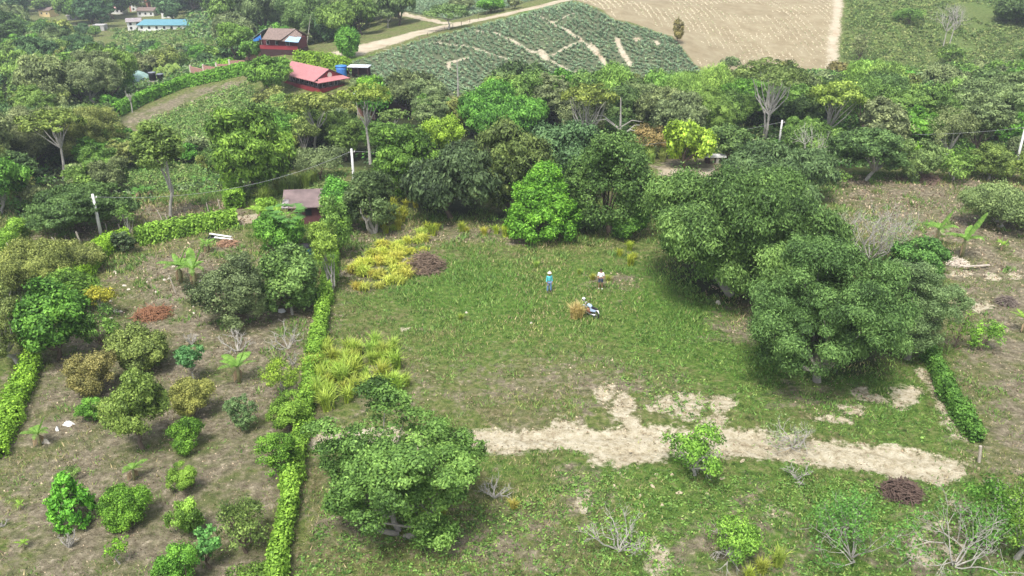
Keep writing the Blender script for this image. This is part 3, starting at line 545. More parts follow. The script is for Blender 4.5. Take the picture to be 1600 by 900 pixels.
for b, k, c, l in [((585,105,690,172),'feather','grey','dark grey-green spreading tree right of the red house'),((720,140,850,212),'mango','green','broad green tree in the gully left of the vase-shaped tree'),((775,102,860,155),'leafy','deep','dark tree at the foot of the pineapple slope'),
    ((845,140,915,190),'leafy','mid','green tree just left of the vase-shaped tree'),((690,150,740,200),'leafy','olive','olive tree right of the dead white trunk'),((640,190,700,225),'feather','mid','low green tree above the lime-green round tree'),
    ((1370,132,1502,220),'feather','mid','very wide layered tree right of the flat-topped yellow tree'),((1500,100,1640,215),'feather','grey','tall grey-green tree at the right edge above the white pole'),((1222,152,1285,205),'leafy','deep','dark tree between the three-trunked tree and the yellow tree'),
    ((1108,195,1172,245),'leafy','deep','dark brownish bush right of the lime tree'),((980,190,1050,238),'airy','brown','brownish thin tree left of the lime tree'),((940,182,985,215),'leafy','deep','dark green tree under the vase-shaped tree'),
    ((1230,195,1320,240),'leafy','mid','green tree below the yellow flat-topped tree'),((560,185,640,235),'feather','mid','green tree behind the middle white pole'),((455,225,540,275),'airy','grey','pale grass-green thicket tree left of the middle white pole'),
    ((650,130,700,165),'leafy','grey','small dark tree below the pineapple field, left of the dead trunk'),((1120,85,1160,112),'airy','grey','little dark tree where the pale field meets the gully'),((1330,95,1400,125),'leafy','bamboo','light green bush at the foot of the grassy hill'),
    ((1290,95,1335,115),'airy','brown','brown bush on the pale field corner'),((745,0,790,14),'leafy','green','bright green tree by the ridge road at the top edge'),((700,-6,745,14),'feather','grey','grey tree at the top edge beyond the ridge road'),((790,-5,815,10),'feather','grey','grey bush by the ridge road fence at the top edge'),
    ((1052,30,1068,62),'column','brown','small dark brown tree on the edge between the pineapple and the pale field'),((340,92,370,105),'citrus','bright','bright round bush above the brick wall'),((525,45,560,85),'column','green','upright green tree right of the house with the tiled roof'),
    ((545,122,570,136),'leafy','grey','low grey-green bush in front of the blue water tank'),((560,120,600,140),'citrus','bright','lime bush right of the red house corner'),((1490,230,1540,260),'airy','bright','light-green bush in the scrub left of the right white pole'),
    ((1555,0,1640,30),'leafy','deep','dark thicket in the top right corner'),((1300,265,1330,285),'airy','mid','low bush at the left end of the brown field'),((1480,15,1500,30),'airy','grey','grey bush high on the grassy hill'),((1395,15,1450,30),'airy','mid','patchy bush at the top of the grassy hill'),
    ((1465,68,1510,100),'airy','mid','low dark bush at the foot of the white bare trees on the grassy hill'),((1330,45,1362,92),'airy','grey','thin blue-green tree on the grassy hill')]:
    T(b, k, c, l, .6, n=8, group=VG)
# ------------------------------------------------------------------ bare / twiggy shrubs
def branches(mb, p, d, L, r, depth, rng, spread=.6, up=.15, tips=None):
    p = Vector(p); d = Vector(d).normalized(); q = p.copy(); pts = [p.copy()]
    for k in range(3):
        d = (d+Vector(rng.normal(size=3))*.18+Vector((0, 0, up*.3))).normalized(); q = q+d*L/3; pts.append(q.copy())
    mb.tube(pts, [r, r*.85, r*.7, r*.55], 5 if r > .02 else 4, False)
    if depth == 0:
        if tips is not None: tips.append(tuple(q))
        return
    for k in range(rng.integers(2, 4)):
        nd = (d+Vector(rng.normal(size=3))*spread+Vector((0, 0, up))).normalized()
        branches(mb, pts[rng.integers(2, 4)], nd, L*rng.uniform(.6, .85), r*.6, depth-1, rng, spread, up, tips)
def bare(u, v, Rpx, label, depth=4, name='bare_shrub', cat='bare shrub', stems=5, up=.12, r=.05, mat=None, leaf=0, leafcol='bright', flat_=.7, group=None, spread=.6):
    _ts[0] += 1; rng = np.random.default_rng(_ts[0]*7+3); p = Wp(u, v); R = Rpx/(F/proj(p)[2])
    root = empty(name, p, label, cat, group); mb = MB(); tips = []
    for k in range(stems):
        a = 2*PI*(k+rng.uniform(0, .6))/stems; branches(mb, (0, 0, -.05), (math.cos(a)*flat_, math.sin(a)*flat_, .8), R*.5, r, depth-1, rng, spread, up, tips)
    mb.build('branches', mat or PALE, root)
    if leaf:
        t = np.array(tips); n = len(t)*leaf; P = np.repeat(t, leaf, 0)+rng.normal(0, .14, (n, 3)); P[:, 2] = np.maximum(P[:, 2], .1)
        link('foliage', fmesh('sparse_leaves', leafquads(P, rng.normal(size=(n, 3))+[0, 0, 1], .15, .085, rng, .2), 4, rng.uniform(0.2, .9, n)), LEAF, root, color=GRN[leafcol] if isinstance(leafcol, str) else leafcol)
    return root
B = bare
B(968,860,58,'bare silvery shrub with curling twigs beside the lowest sand patch',5,stems=7,leaf=1)
B(772,778,34,'bare white-twigged stump at the right side of the big feathery tree',4,stems=5)
B(1240,700,48,'pale spindly bare shrub standing on the sandy track',4,stems=7,leaf=3,leafcol='pale',up=.3)
B(1245,750,30,'thin pale stemmed shrub just below the one on the track',3,stems=5,leaf=4,leafcol='mid',up=.3)
B(1490,885,95,'largest white crooked bare bush at the bottom right corner',5,stems=7,r=.045,leaf=3,leafcol='green')
B(1330,872,88,'wide thin leafy shrub with pale crooked branches below the dark brush pile',5,stems=7,r=.045,up=.25,leaf=9,leafcol='green')
B(1570,800,50,'grey leafless twigs at the right edge under the green shrubs',4,stems=5)
B(1140,868,50,'low bare white branches under the green shrub below the track',4,stems=6,flat_=1.1,up=.02)
B(1100,735,40,'white twigs at the foot of the small tree beside the track',4,stems=5)
B(450,545,38,'leafless pale shrub in the orchard beneath the papaya stem',4,stems=6,up=.2)
B(458,570,22,'small upright leafless shrub above the lime sapling',3,stems=5,up=.4,group=None)
B(372,548,34,'dead pale shrub behind the banana plant in the orchard',4,stems=6,up=.2)
B(300,538,20,'dry bare twigs behind the ball-shaped tree',3,stems=5,up=.3)
B(108,855,26,'small white leafless shrub under the cone-shaped tree',4,stems=5,up=.4)
B(5,822,16,'small leafless shrub at the lower left edge',3,stems=4,up=.4)
B(1360,408,82,'grey leafless bush with silver limbs between the mango pair and the brown field',5,stems=10,r=.08,leaf=2,leafcol='pale',up=.3)
B(1410,420,50,'smaller grey twiggy bush next to the silver-limbed one',5,stems=7,r=.05,leaf=3,leafcol='mid',up=.25)
B(1265,268,60,'pale dead limbs sticking from the scrub behind the largest mango',4,stems=5,r=.09,up=.2,leaf=2,leafcol='mid')
B(1400,512,16,'thin white dead branch',3,stems=2,name='dead_branch',cat='branch') if False else None
B(1560,345,40,'silver twigs poking through the shrub on the right edge of the brown field',4,stems=6,up=.2,leaf=4,leafcol='pale')
B(35,520,55,'white forked dead limbs in the olive scrub at the left edge',4,stems=4,r=.07,up=.4)
B(1525,525,18,'thin white dead twig lying in the brown right plot',3,stems=2,r=.03,flat_=1.4,up=0)
B(1190,95,0.1,'') if False else None
def deadtree(u0, v0, u1, v1, label, r=.16, arms=0, cat='dead tree', depth=0):
    p = Wp(u1, v1); s = F/proj(p)[2]; H = (v1-v0)/s/.97; lx = (u0-u1)/s
    root = empty('dead_tree', p, label, cat); rng = np.random.default_rng(int(u0)); mb = MB()
    mb.tube([(0, 0, -.2), (lx*.5+.05, 0, H*.5), (lx, 0, H)], [r, r*.75, r*.35], 6)
    mb.build('trunk', PALE, root)
    for k in range(arms):
        m = MB(); a = rng.uniform(-.5, .5)+(PI if k % 2 else 0); z = H*rng.uniform(.15, .5); L = H*rng.uniform(.4, .8)
        m.tube([(lx*z/H, 0, z), (lx*z/H+math.cos(a)*L*.5, math.sin(a)*L*.5, z+L*.35), (lx*z/H+math.cos(a)*L, math.sin(a)*L, z+L*.3)], [r*.5, r*.35, r*.1], 5); m.build('limb', PALE, root)
    if depth:
        m = MB(); [branches(m, (lx, 0, H*.6), (math.cos(a), math.sin(a), 1.2), H*.28, r*.6, depth, rng, .5, .3) for a in np.linspace(0, 6, 5)]; m.build('limb', PALE, root)
    return root
deadtree(716,98,716,168,'dead white pole-like trunk in front of the pineapple slope',.17)
deadtree(966,155,968,228,'dead white trunk with drooping side limbs left of the lime tree',.18,5)
deadtree(1192,25,1188,82,'left bare white tree on the grassy hill',.12,0,depth=3) if False else deadtree(1472,30,1471,84,'left one of the two bare white trees on the grassy hill',.13,depth=3)
deadtree(1484,26,1479,84,'right one of the two bare white trees on the grassy hill',.13,depth=3)
deadtree(207,148,207,176,'bare pale tree in front of the long curving garden hedge',.12,depth=2)
deadtree(490,28,478,77,'thin bare white trunk right of the house with the tiled roof',.1)
deadtree(1345,60,1349,77,'small bare trunk on the grassy hill',.08) if False else None
# ------------------------------------------------------------------ banana, papaya, palm
BAN = leafmat('banana_leaf', trans=.35, rough=.4); DRY = flat('dry_leaf', (.30, .22, .13), .9, .3)
STEM = flat('banana_stem', (.22, .22, .10), .7, .35)
def banana_leaf(L, Wd, arch, rng):
    k = 9; F_ = []; t = np.linspace(0, 1, k); x = L*t*.9*np.cos(arch*t*.8); z = L*(t*.75-arch*t*t*.75); wv = Wd/2*np.sin(PI*np.clip(t*.92+.06, 0, 1))**.6
    for i in range(k-1):
        for sgn in (-1, 1):
            for h in (0, .5):
                a, b = i+h, i+h+.42; X = np.interp([a, b], range(k), x); Z = np.interp([a, b], range(k), z); W_ = np.interp([a, b], range(k), wv)*rng.uniform(.8, 1.05)
                F_.append([(X[0], 0, Z[0]), (X[1], 0, Z[1]), (X[1], sgn*W_[1], Z[1]-W_[1]*.35+.02), (X[0], sgn*W_[0], Z[0]-W_[0]*.35)])
    me = fmesh('banana_leaf', np.array(F_), 4, rng.uniform(.35, .75, len(F_))); me.materials.append(BAN); return me
_r = np.random.default_rng(4); BL = [banana_leaf(1.0, .3, a, _r) for a in (.25, .5, .75, .95, 1.15)]
def banana(u, v, Hpx, label, n=7, stem=.45, col='bright', drys=2, group='banana plants'):
    _ts[0] += 1; rng = np.random.default_rng(_ts[0]); p = Wp(u, v); s = F/proj(p)[2]; H = Hpx/s/.93
    root = empty('banana_plant', p, label, 'banana plant', group); hs = H*stem
    m = MB(); m.tube([(0, 0, -.1), (.02, 0, hs*.5), (.03, .02, hs)], [max(.06, H*.05), H*.04, H*.025], 8); m.build('stem', STEM, root, True)
    for k in range(n):
        Lf = H*(1-stem)*rng.uniform(.8, 1.3); i = 0 if k == 0 else rng.integers(1, 5)
        o = link('leaf', BL[i], None, root, (.03, .02, hs*.97), (Lf, Lf, Lf), k*2.4+rng.uniform(-.3, .3), GRN[col] if isinstance(col, str) else col)
        if i == 0: o.rotation_euler = (0, -.5, k)
    for k in range(drys):
        m = MB(); a = k*2.5+1; L = hs*.9; m.slab([(math.cos(a)*.06, math.sin(a)*.06, hs*.85), (math.cos(a)*.3, math.sin(a)*.3, hs*.6), (math.cos(a+.3)*.34, math.sin(a+.3)*.34, hs*.1), (math.cos(a+.4)*.12, math.sin(a+.4)*.12, hs*.3)], .02); m.build('dry_leaf', DRY, root)
    return root
BB = (.13, .25, .045)
for a in [(283,442,62,'banana plant with upright pale leaves left of the big olive bush'),(305,448,66,'banana plant touching the olive bush, right one of the pair'),(325,395,30,'banana plant with broad leaves below the black bucket'),
    (505,440,66,'banana plant with dark leaves at the central hedge below the blue tank'),(374,598,62,'banana plant with brown dead leaves in the middle of the orchard'),(210,750,44,'small banana plant in the lower orchard'),(63,697,50,'banana plant among white debris near the left edge'),
    (1461,385,62,'taller banana plant on the brown field'),(1502,402,64,'banana plant leaning right on the brown field'),(1566,392,22,'tiny banana plant right of the leaning one on the brown field'),(1512,498,14,'tiny yellow-green banana sprout in the right plot'),
    (118,742,1,None)]:
    if a[3]: banana(*a, n=8, col='lime' if 'tiny' in a[3] else BB)
banana(435,352,46,'banana plant behind the papaya at the shed roof', col='lime'); banana(408,350,44,'banana plant at the left of the papaya crown', col='lime')
banana(218,312,30,'banana plant at the far end of the brown pasture, left one', col='green'); banana(236,308,26,'banana plant at the far end of the brown pasture, right one', col='green')
banana(32,796,20,'small yellow-green sprout left of the cone-shaped tree', col='lime', drys=0); banana(38,858,24,'yellow-green sprout in the lower left corner', col='lime', drys=0)
banana(1598,520,50,'banana plant half cut by the right edge', col='lime'); banana(272,308,12,'tiny lime banana sprout at the pasture end', col='lime', drys=0)
def papaya(u, v, Hpx, Rpx, label, n=16, col=(.10,.23,.05)):
    _ts[0] += 1; rng = np.random.default_rng(_ts[0]); p = Wp(u, v); s = F/proj(p)[2]; H = Hpx/s/.93; R = Rpx/s
    root = empty('papaya_tree', p, label, 'papaya tree'); m = MB(); m.tube([(0, 0, -.1), (-.05, .02, H*.5), (-.1, 0, H)], [.11, .09, .06], 7); m.build('trunk', PALE, root)
    for k in range(n):
        a = k*2.4; e = rng.uniform(-.15, .8); L = R*rng.uniform(.75, 1); st = (-.1, 0, H); tip = (st[0]+math.cos(a)*math.cos(e)*L*.7, math.sin(a)*math.cos(e)*L*.7, H+math.sin(e)*L*.7)
        m = MB(); m.tube([st, tip], [.02, .012], 4, False); st_ = m.build('leaf_stalk', STEM, root)
        P = []
        for q in range(9):
            b = a+(q-4)*.42; l = L*.45*(1-abs(q-4)*.08); t = np.array(tip); d = np.array([math.cos(b), math.sin(b), -.25+.3*math.sin(e)]); sd = np.array([-math.sin(b), math.cos(b), 0])
            P.append([t, t+d*l*.5+sd*l*.16, t+d*l, t+d*l*.5-sd*l*.16])
        link('leaf', fmesh('papaya_leaf', np.array(P), 4, rng.uniform(.3, .7, len(P))), BAN, root, color=col)
papaya(455,392,52,36,'papaya tree with round leafy head on a white trunk left of the shed',22)
papaya(457,492,50,16,'slim papaya plant with two pale stems beside the olive bush',8,(.15,.28,.05))
papaya(448,480,34,12,'short slim papaya plant left of the two-stemmed one',7,(.15,.28,.05))
def palm(u, v, Hpx, Rpx, label):
    _ts[0] += 1; rng = np.random.default_rng(_ts[0]); p = Wp(u, v); s = F/proj(p)[2]; H = Hpx/s; R = Rpx/s
    root = empty('palm_tree', p, label, 'palm tree', 'palms by the gazebo'); MB().tube([(0, 0, -.1), (.1, 0, H)], [.2, .13], 7).build('trunk', GREYB, root)
    for k in range(15):
        a = k*2.4; e = rng.uniform(-.1, 1.1); P = []; t = np.linspace(0, 1, 9)
        x = R*t*math.cos(e*.7); z = H+R*(t*math.sin(e)*1.1-t*t*.95); ca, sa = math.cos(a), math.sin(a)
        for i in range(8):
            for sg in (-1, 1):
                q = np.array([ca*x[i], sa*x[i], z[i]]); q2 = np.array([ca*x[i+1], sa*x[i+1], z[i+1]]); sd = np.array([-sa, ca, 0])*sg*R*.22*math.sin(PI*(t[i]*.8+.15)); P.append([q, q2, q2+sd+[0, 0, -R*.18], q+sd+[0, 0, -R*.2]])
        link('frond', fmesh('frond', np.array(P), 4, rng.uniform(.3, .7, len(P))), LEAF, root, color=(.16, .24, .05))
palm(247,128,20,13,'left palm tree above the twin black tanks'); palm(258,127,21,12,'middle palm tree above the twin black tanks'); palm(273,127,24,15,'palm tree with yellowish hanging fronds right of the other palms')
# ------------------------------------------------------------------ tall grass clumps
ORDN = ['first', 'second', 'third', 'fourth', 'fifth', 'sixth', 'seventh', 'eighth', 'ninth', 'tenth', 'eleventh', 'twelfth', 'thirteenth', 'fourteenth', 'fifteenth', 'sixteenth', 'seventeenth', 'eighteenth', 'nineteenth', 'twentieth']
def nth(i): return ORDN[i] if i < 20 else f'{i+1}th'
def rank(pts, label, rowh=13):
    """which one of several look-alikes: by row from the back and place from the left"""
    n = len(pts)
    if n == 1: return [label]
    vs = sorted(set(int((v-min(p[1] for p in pts))//rowh) for _, v in pts)); out = []
    for u, v in pts:
        r = vs.index(int((v-min(p[1] for p in pts))//rowh)); mates = sorted(p[0] for p in pts if int((p[1]-min(q[1] for q in pts))//rowh) == vs[r]); i = mates.index(u)
        head = label if len(label.split()) <= 9 else ' '.join(label.split()[:9])
        if head.split()[-1] in ('the', 'of', 'and', 'at', 'between', 'to', 'a', 'central', 'left', 'blackish', 'vivid', 'in'): head = ' '.join(head.split()[:-1]) if head.split()[-1] != 'left' else head
        if head.split()[-1] in ('the', 'of', 'and', 'at', 'in', 'between', 'above', 'below', 'around', 'beside'): head = ' '.join(head.split()[:-1])
        if head.split()[-1] in ('right', 'left', 'foot', 'row', 'of') and label != head: head = ' '.join(w for w in head.split()[:5])
        out.append(f'{head}, {nth(i)} from left'+(f' in {nth(r)} row' if len(vs) > 1 else ''))
    return out
def tussock_mesh(rng, n, H, spread, wd=.026):
    b = rng.normal(0, .09*spread, (n, 2)); a = rng.uniform(0, 2*PI, n); lean = rng.uniform(.05, .8, n)*spread; h = H*rng.uniform(.55, 1.1, n)
    d = np.stack([np.cos(a), np.sin(a)], 1); sd = np.stack([-np.sin(a), np.cos(a)], 1)*wd
    p0 = np.hstack([b, np.zeros((n, 1))]); p1 = np.hstack([b+d*(lean*h*.35)[:, None], (h*.65)[:, None]]); p2 = np.hstack([b+d*(lean*h)[:, None], (h*np.sqrt(np.maximum(.06, 1-lean**2*.6)))[:, None]])
    s3 = np.hstack([sd, np.zeros((n, 1))]); Q = np.concatenate([np.stack([p0-s3, p0+s3, p1+s3*.8, p1-s3*.8], 1), np.stack([p1-s3*.8, p1+s3*.8, p2+s3*.1, p2-s3*.1], 1)])
    v = rng.uniform(.25, .85, n); me = fmesh('grass_clump', Q, 4, np.concatenate([v, v])); me.materials.append(LEAF); return me
_r = np.random.default_rng(9); TUS = [tussock_mesh(_r, 150, 1.0, 1.0) for _ in range(4)]; LOW = [tussock_mesh(_r, 190, .6, 1.5, .03) for _ in range(4)]
def tussocks(boxes, label, group, col, meshes, sc, seed, name='grass_clump', cat='grass clump'):
    rng = np.random.default_rng(seed); boxes = list(boxes); names = rank(boxes, label)
    for (u, v), label in zip(boxes, names):
        p = Wp(u, v); k = sc*rng.uniform(.75, 1.25); o = link(name, meshes[rng.integers(0, 4)], None, None, p, (k, k, k*rng.uniform(.85, 1.15)), rng.uniform(0, 6.28), tuple(c*rng.uniform(.88, 1.1) for c in col)); tag(o, label, cat, group)
def pts_in(pl, step, seed, jit=.4):
    rng = np.random.default_rng(seed); P = ('poly', np.array(pl, float)); a = P[1]; o = []
    for v in np.arange(a[:, 1].min(), a[:, 1].max(), step*.62):
        for u in np.arange(a[:, 0].min(), a[:, 0].max(), step):
            x = u+rng.uniform(-jit, jit)*step; y = v+rng.uniform(-jit, jit)*step*.62
            if sdist(P, np.array([x]), np.array([y]))[0] > 0: o.append((x, y))
    return o
tussocks(pts_in([(495,545),(560,540),(620,545),(612,570),(642,590),(640,612),(560,628),(485,650),(482,600)], 18, 3, .7), 'tall yellow-green grass clump in the patch right of the central hedge', 'tall grass clumps by the central hedge', (.22,.31,.05), TUS, 1.1, 1)
tussocks(pts_in([(548,410),(585,395),(600,378),(640,372),(675,378),(668,395),(640,405),(662,430),(600,455),(550,452)], 15, 5, .95), 'low golden yellow grass clump around the left brush pile', 'golden grass clumps', (.33,.36,.06), LOW, 1.25, 2)
tussocks(pts_in([(560,402),(610,375),(618,392),(590,405)], 21, 7, .9)+pts_in([(600,360),(700,352),(700,366),(640,375),(605,378)], 23, 8, .9), 'yellowing grass clump above the golden patch', 'yellowing grass clumps', (.24,.30,.05), LOW, 1.2, 3)
tussocks(pts_in([(618,318),(650,315),(650,345),(600,372),(590,360)], 14, 11)+[(668,362),(683,360),(676,368)], 'green-yellow grass tuft between the slanting-stem tree and the blackish mango', 'tufts beside the blackish mango', (.24,.28,.035), TUS, .95, 4)
tussocks([(722,362),(730,364)], 'grass tuft below the blackish mango, left of the vivid pyramid tree', 'tufts left of the pyramid tree', (.24,.28,.035), TUS, .9, 5)
tussocks([(757,368),(775,365),(790,370)], 'yellow-green tuft at the left foot of the vivid pyramid tree', 'tufts at the pyramid tree foot', (.30,.33,.04), TUS, .9, 6)
tussocks([(984,392),(985,415),(968,402),(990,405)], 'bright grass tuft near the right end of the lawn below the fresh green bush', 'tufts near the big mango', (.26,.31,.035), TUS, .85, 7)
tussocks([(926,438),(950,440)], 'grass tuft behind the person in white', 'tufts by the person in white', (.22,.27,.04), TUS, .7, 8)
tussocks([(838,418),(720,500),(905,430)], 'small bright tuft on the lawn around the standing people', 'small lawn tufts', (.2,.3,.05), TUS, .5, 9)
tussocks([(901,494),(906,497),(896,497),(900,499)], 'dry straw-coloured grass tuft beside the motorcycle', 'dry tufts by the motorcycle', (.36,.34,.12), TUS, .95, 10)
tussocks([(660,822),(668,835),(664,815)], 'yellow-green tuft under the big feathery tree, front side', 'tufts in front of the feathery tree', (.26,.29,.04), TUS, .7, 11)
tussocks([(802,795),(692,808)], 'yellowish tuft at the right foot of the big feathery tree', 'tufts right of the feathery tree', (.28,.27,.05), TUS, .75, 12)
tussocks([(465,640),(472,690),(466,755)], 'narrow tuft growing out at the right foot of the central hedge', 'tufts along the central hedge', (.24,.26,.05), TUS, .6, 13)
tussocks(pts_in([(1015,290),(1048,285),(1050,298),(1015,325),(1000,330)], 12, 21), 'yellow grass clump on the slope between the dark broad tree and the largest mango', 'yellow clumps on the back slope', (.34,.34,.03), LOW, 1.5, 14)
tussocks([(1190,895),(1170,905),(1215,885)], 'yellow-green clump at the bottom edge below the white-stemmed shrub', 'clumps at the bottom edge', (.2,.26,.04), TUS, .8, 15)
tussocks(pts_in([(985,240),(1080,245),(1080,252),(990,258)], 12, 22)+pts_in([(395,310),(490,280),(495,290),(400,325)], 12, 23), 'long meadow grass clump behind the tree row', 'long meadow grass clumps', (.2,.26,.06), TUS, 1.5, 16)
# ------------------------------------------------------------------ poles, wires, posts
CONC = flat('concrete', (.62, .62, .60), .8, .15); WIRE = flat('wire', (.35, .36, .37), .5, 0); WOODP = flat('weathered_wood', (.42, .37, .31), .9, .3)
def pole(u0, v0, u1, v1, label, Hm=None):
    p = Wp(u1, v1); s = F/proj(p)[2]; H = Hm or (v1-v0)/s/.93; q = None
    root = empty('utility_pole', p, label, 'utility pole', 'white utility poles'); MB().tube([(0, 0, -.3), (0, 0, H)], [.17, .11], 10).build('shaft', CONC, root, True)
    MB().tube([(-.35, 0, H-.35), (.35, 0, H-.35)], .035, 6).build('crossarm', GREYB, root); MB().lathe([(.05, 0), (.06, .05), (.03, .14)], 8, (.3, 0, H-.33)).build('insulator', CONC, root)
    return p+np.array([0, 0, H-.25])
P1 = pole(145,305,159,372,'white concrete utility pole left of the brown pasture'); P2 = pole(548,236,555,308,'white concrete utility pole in the middle, behind the slim trees')
P3 = pole(1222,190,1217,228,'white concrete utility pole right of the three-trunked tree'); P4 = pole(1598,200,1583,276,'white concrete utility pole near the right edge of the brown field')
def wire(a, b, sag, label, r=.012):
    a = Vector(a); b = Vector(b); pts = [a.lerp(b, t)-Vector((0, 0, sag*4*t*(1-t))) for t in np.linspace(0, 1, 14)]; o = a.copy()
    ob = MB().tube([q-o for q in pts], r, 4, False).build('overhead_wire', WIRE, None, loc=o); tag(ob, label, 'wire', 'overhead wires')
wire(P1, P2, 1.6, 'thin wire from the left white pole to the middle pole'); wire(P2, P3, 1.8, 'thin wire between the middle pole and the pole by the three-trunked tree')
wire(P3, P4, 1.2, 'thin wire running over the gully to the right edge pole'); wire(P4, (P4[0]+35, P4[1]+4, P4[2]), 1, 'thin wire leaving the photo at the right edge')
def post(u, v, Hpx, label, group='wooden fence posts', lean=0, lean2=0, r=.06, name='fence_post', mat=None):
    p = Wp(u, v); H = Hpx/(F/proj(p)[2])/.93; o = MB().tube([(0, 0, -.1), (lean*H*.5, lean2*H*.5, H*.5), (lean*H, lean2*H, H)], [r, r*.95, r*.9], 6).build(name, mat or WOODP, loc=p); tag(o, label, 'post', group)
for u, v, h, l, le in [(23,401,22,'grey double post left of the left olive shrub',-.3),(92,384,14,'grey post crossed with a leaning strut',-.2),(96,388,18,'leaning strut of the crossed posts',-.6),(128,386,24,'thick pale post below the leaning white pole',-.15),(103,375,7,'short thin post behind the crossed posts',0),(188,360,10,'cream post behind the yellow-green hedge',-.1),
    (228,352,9,'pale post at the back of the straight hedge, leftmost',-.1),(262,345,10,'slim post behind the middle of the straight hedge',-.2),(255,346,18,'thin slanted stick in the pasture',-.35),(326,331,14,'white post left of the hedge block',-.1),(345,330,19,'taller white post touching the hedge block',-.1),(167,361,12,'thin post under the leaning white pole',0),(275,458,28,'pale post left of the orchard banana pair',-.2),
    (1530,722,28,'grey weathered stump at the right end of the track hedge',-.15),(447,620,28,'white stake at the central hedge',-.05)]: post(u, v, h, l, 'wooden posts', le, r=.09 if 'thick' in l or 'stump' in l else .055)
k = 0
for (a, b, n) in [((640,84),(900,4),26), ((655,62),(800,12),12)]:
    for i in range(n):
        t = i/(n-1); post(a[0]+(b[0]-a[0])*t, a[1]+(b[1]-a[1])*t+(6*math.sin(PI*t) if n == 26 else 0), 6, 'thin fence post '+('between the ridge road and the pineapple slope' if n == 26 else 'on the far side of the ridge road')+f', {nth(i)} from left', 'ridge road fence posts', r=.06, mat=BARK)
# ------------------------------------------------------------------ brush piles, debris
def pile(u, v, wpx, hpx, label, col, nst=260, name='brush_pile', cat='brush pile', curl=.3, group=None):
    p = Wp(u, v); s = F/proj(p)[2]; R = wpx/2/s; H = max(.4, (hpx/s-R*.5)/.9); rng = np.random.default_rng(int(u)); root = empty(name, p, label, cat, group)
    m = MB(); N = 14
    V = [(0, 0, H*.8)]; 
    for r_ in (.45, .8, 1.0):
        for k in range(N): a = 2*PI*k/N; q = R*.82*r_*rng.uniform(.88, 1.08); V.append((math.cos(a)*q, math.sin(a)*q*.9, H*.8*(1-r_**2.2)*rng.uniform(.85, 1.1)-.05))
    m.v = V; m.f = [(0, 1+k, 1+(k+1) % N) for k in range(N)]+[(1+j*N+k, 1+(j+1)*N+k, 1+(j+1)*N+(k+1) % N, 1+j*N+(k+1) % N) for j in (0, 1) for k in range(N)]
    m.build('heap', flat('heap_'+name, tuple(c*.6 for c in col), .95, .4, 6, bump=1), root)
    m = MB()
    for k in range(nst):
        a = rng.uniform(0, 2*PI); q = R*math.sqrt(rng.uniform(0, 1)); z = H*(1-(q/R)**2)*rng.uniform(.55, 1.08); d = Vector(rng.normal(size=3)); d.z *= .35; d.normalize(); L = R*rng.uniform(.25, .75); c = Vector((math.cos(a)*q, math.sin(a)*q*.9, z+.05)); b = Vector(rng.normal(size=3))*L*curl
        m.tube([c-d*L*.5, c+b*.3, c+d*L*.5+b*.2-Vector((0, 0, L*.15))], [.02, .03, .012], 4, False)
    o = m.build('twigs', flat('twigs_'+name, col, .9, .5, 3), root); tag(o, kind='stuff'); return root
pile(665,420,62,40,'round heap of brown cut branches beside the golden grass',(.20,.145,.105),420)
pile(640,415,34,18,'lower grey end of the cut branches, left of the round heap',(.27,.24,.21),160)
pile(1446,284,46,22,'reddish brown branch pile on the far side of the brown field',(.23,.16,.125),260)
pile(1408,772,62,36,'dark branch pile below the right end of the track',(.11,.075,.06),380)
pile(1572,474,34,18,'small dark grey heap with a hole in the right plot',(.16,.13,.11),160)
pile(1235,262,0.1,0.1,'') if False else None
pile(240,492,62,14,'flat patch of rust-brown dead fronds in the orchard',(.26,.13,.07),260,'dead_fronds','dead fronds')
pile(355,382,34,10,'low reddish heap of dry leaves next to the black bucket',(.36,.22,.14),120,'leaf_heap','leaf heap')
pile(1492,412,38,10,'scatter of pale broken sticks below the banana plants',(.62,.54,.45),130,'stick_scatter','stick scatter')
WHITE = flat('white_cloth', (.78, .78, .78), .7, .1); BLACK = flat('black_plastic', (.015, .015, .018), .35, .1); BLUE = flat('blue_plastic', (.05, .2, .55), .4, .1)
def junk(u, v, L, wd, h, rz, mat, name, label, cat, n=1, group=None):
    p = Wp(u, v); rng = np.random.default_rng(int(u*3)); m = MB(); k = 12
    V = [(0, 0, h)]
    for r_, z in ((.5, h*.75), (1, 0)):
        for i in range(k): a = 2*PI*i/k; q = r_*rng.uniform(.6, 1.15); V.append((math.cos(a)*L/2*q, math.sin(a)*wd/2*q, z*rng.uniform(.5, 1.3)-.02*(z == 0)))
    m.v = V; m.f = [(0, 1+i, 1+(i+1) % k) for i in range(k)]+[(1+i, 1+k+i, 1+k+(i+1) % k, 1+(i+1) % k) for i in range(k)]
    o = m.build(name, mat, loc=p+np.array([0, 0, .02])); o.rotation_euler = (0, 0, rz); tag(o, label, cat, group)
junk(440,489,.8,.45,.35,.3,WHITE,'white_rag','crumpled white sack on the ground beside the slim papaya','sack')
ROCK = flat('pale_rock', (.60, .54, .46), .9, .25, 4, bump=.4)
for u, v, a, l in [(72,692,.6,'pale rag of debris at the foot of the left edge banana plant'),(90,672,.5,'pale lump right of the left edge banana plant'),(107,664,.7,'white lump of rubbish, topmost near the left edge banana plant')]: junk(u, v, a, a*.6, .25, u, ROCK if 'rag' in l else WHITE, 'rubbish', l, 'rubbish')
junk(729,489,.28,.15,.12,0,ROCK,'paper_scrap','tiny white scrap on the left half of the lawn','scrap'); junk(830,505,.22,.12,.1,0,ROCK,'paper_scrap','tiny white scrap on the lawn left of the motorcycle','scrap')
junk(1122,475,.5,.4,.3,0,ROCK,'rock','small pale rock in the shade at the foot of the big mango','rock')
rr = np.random.default_rng(6); stp = []
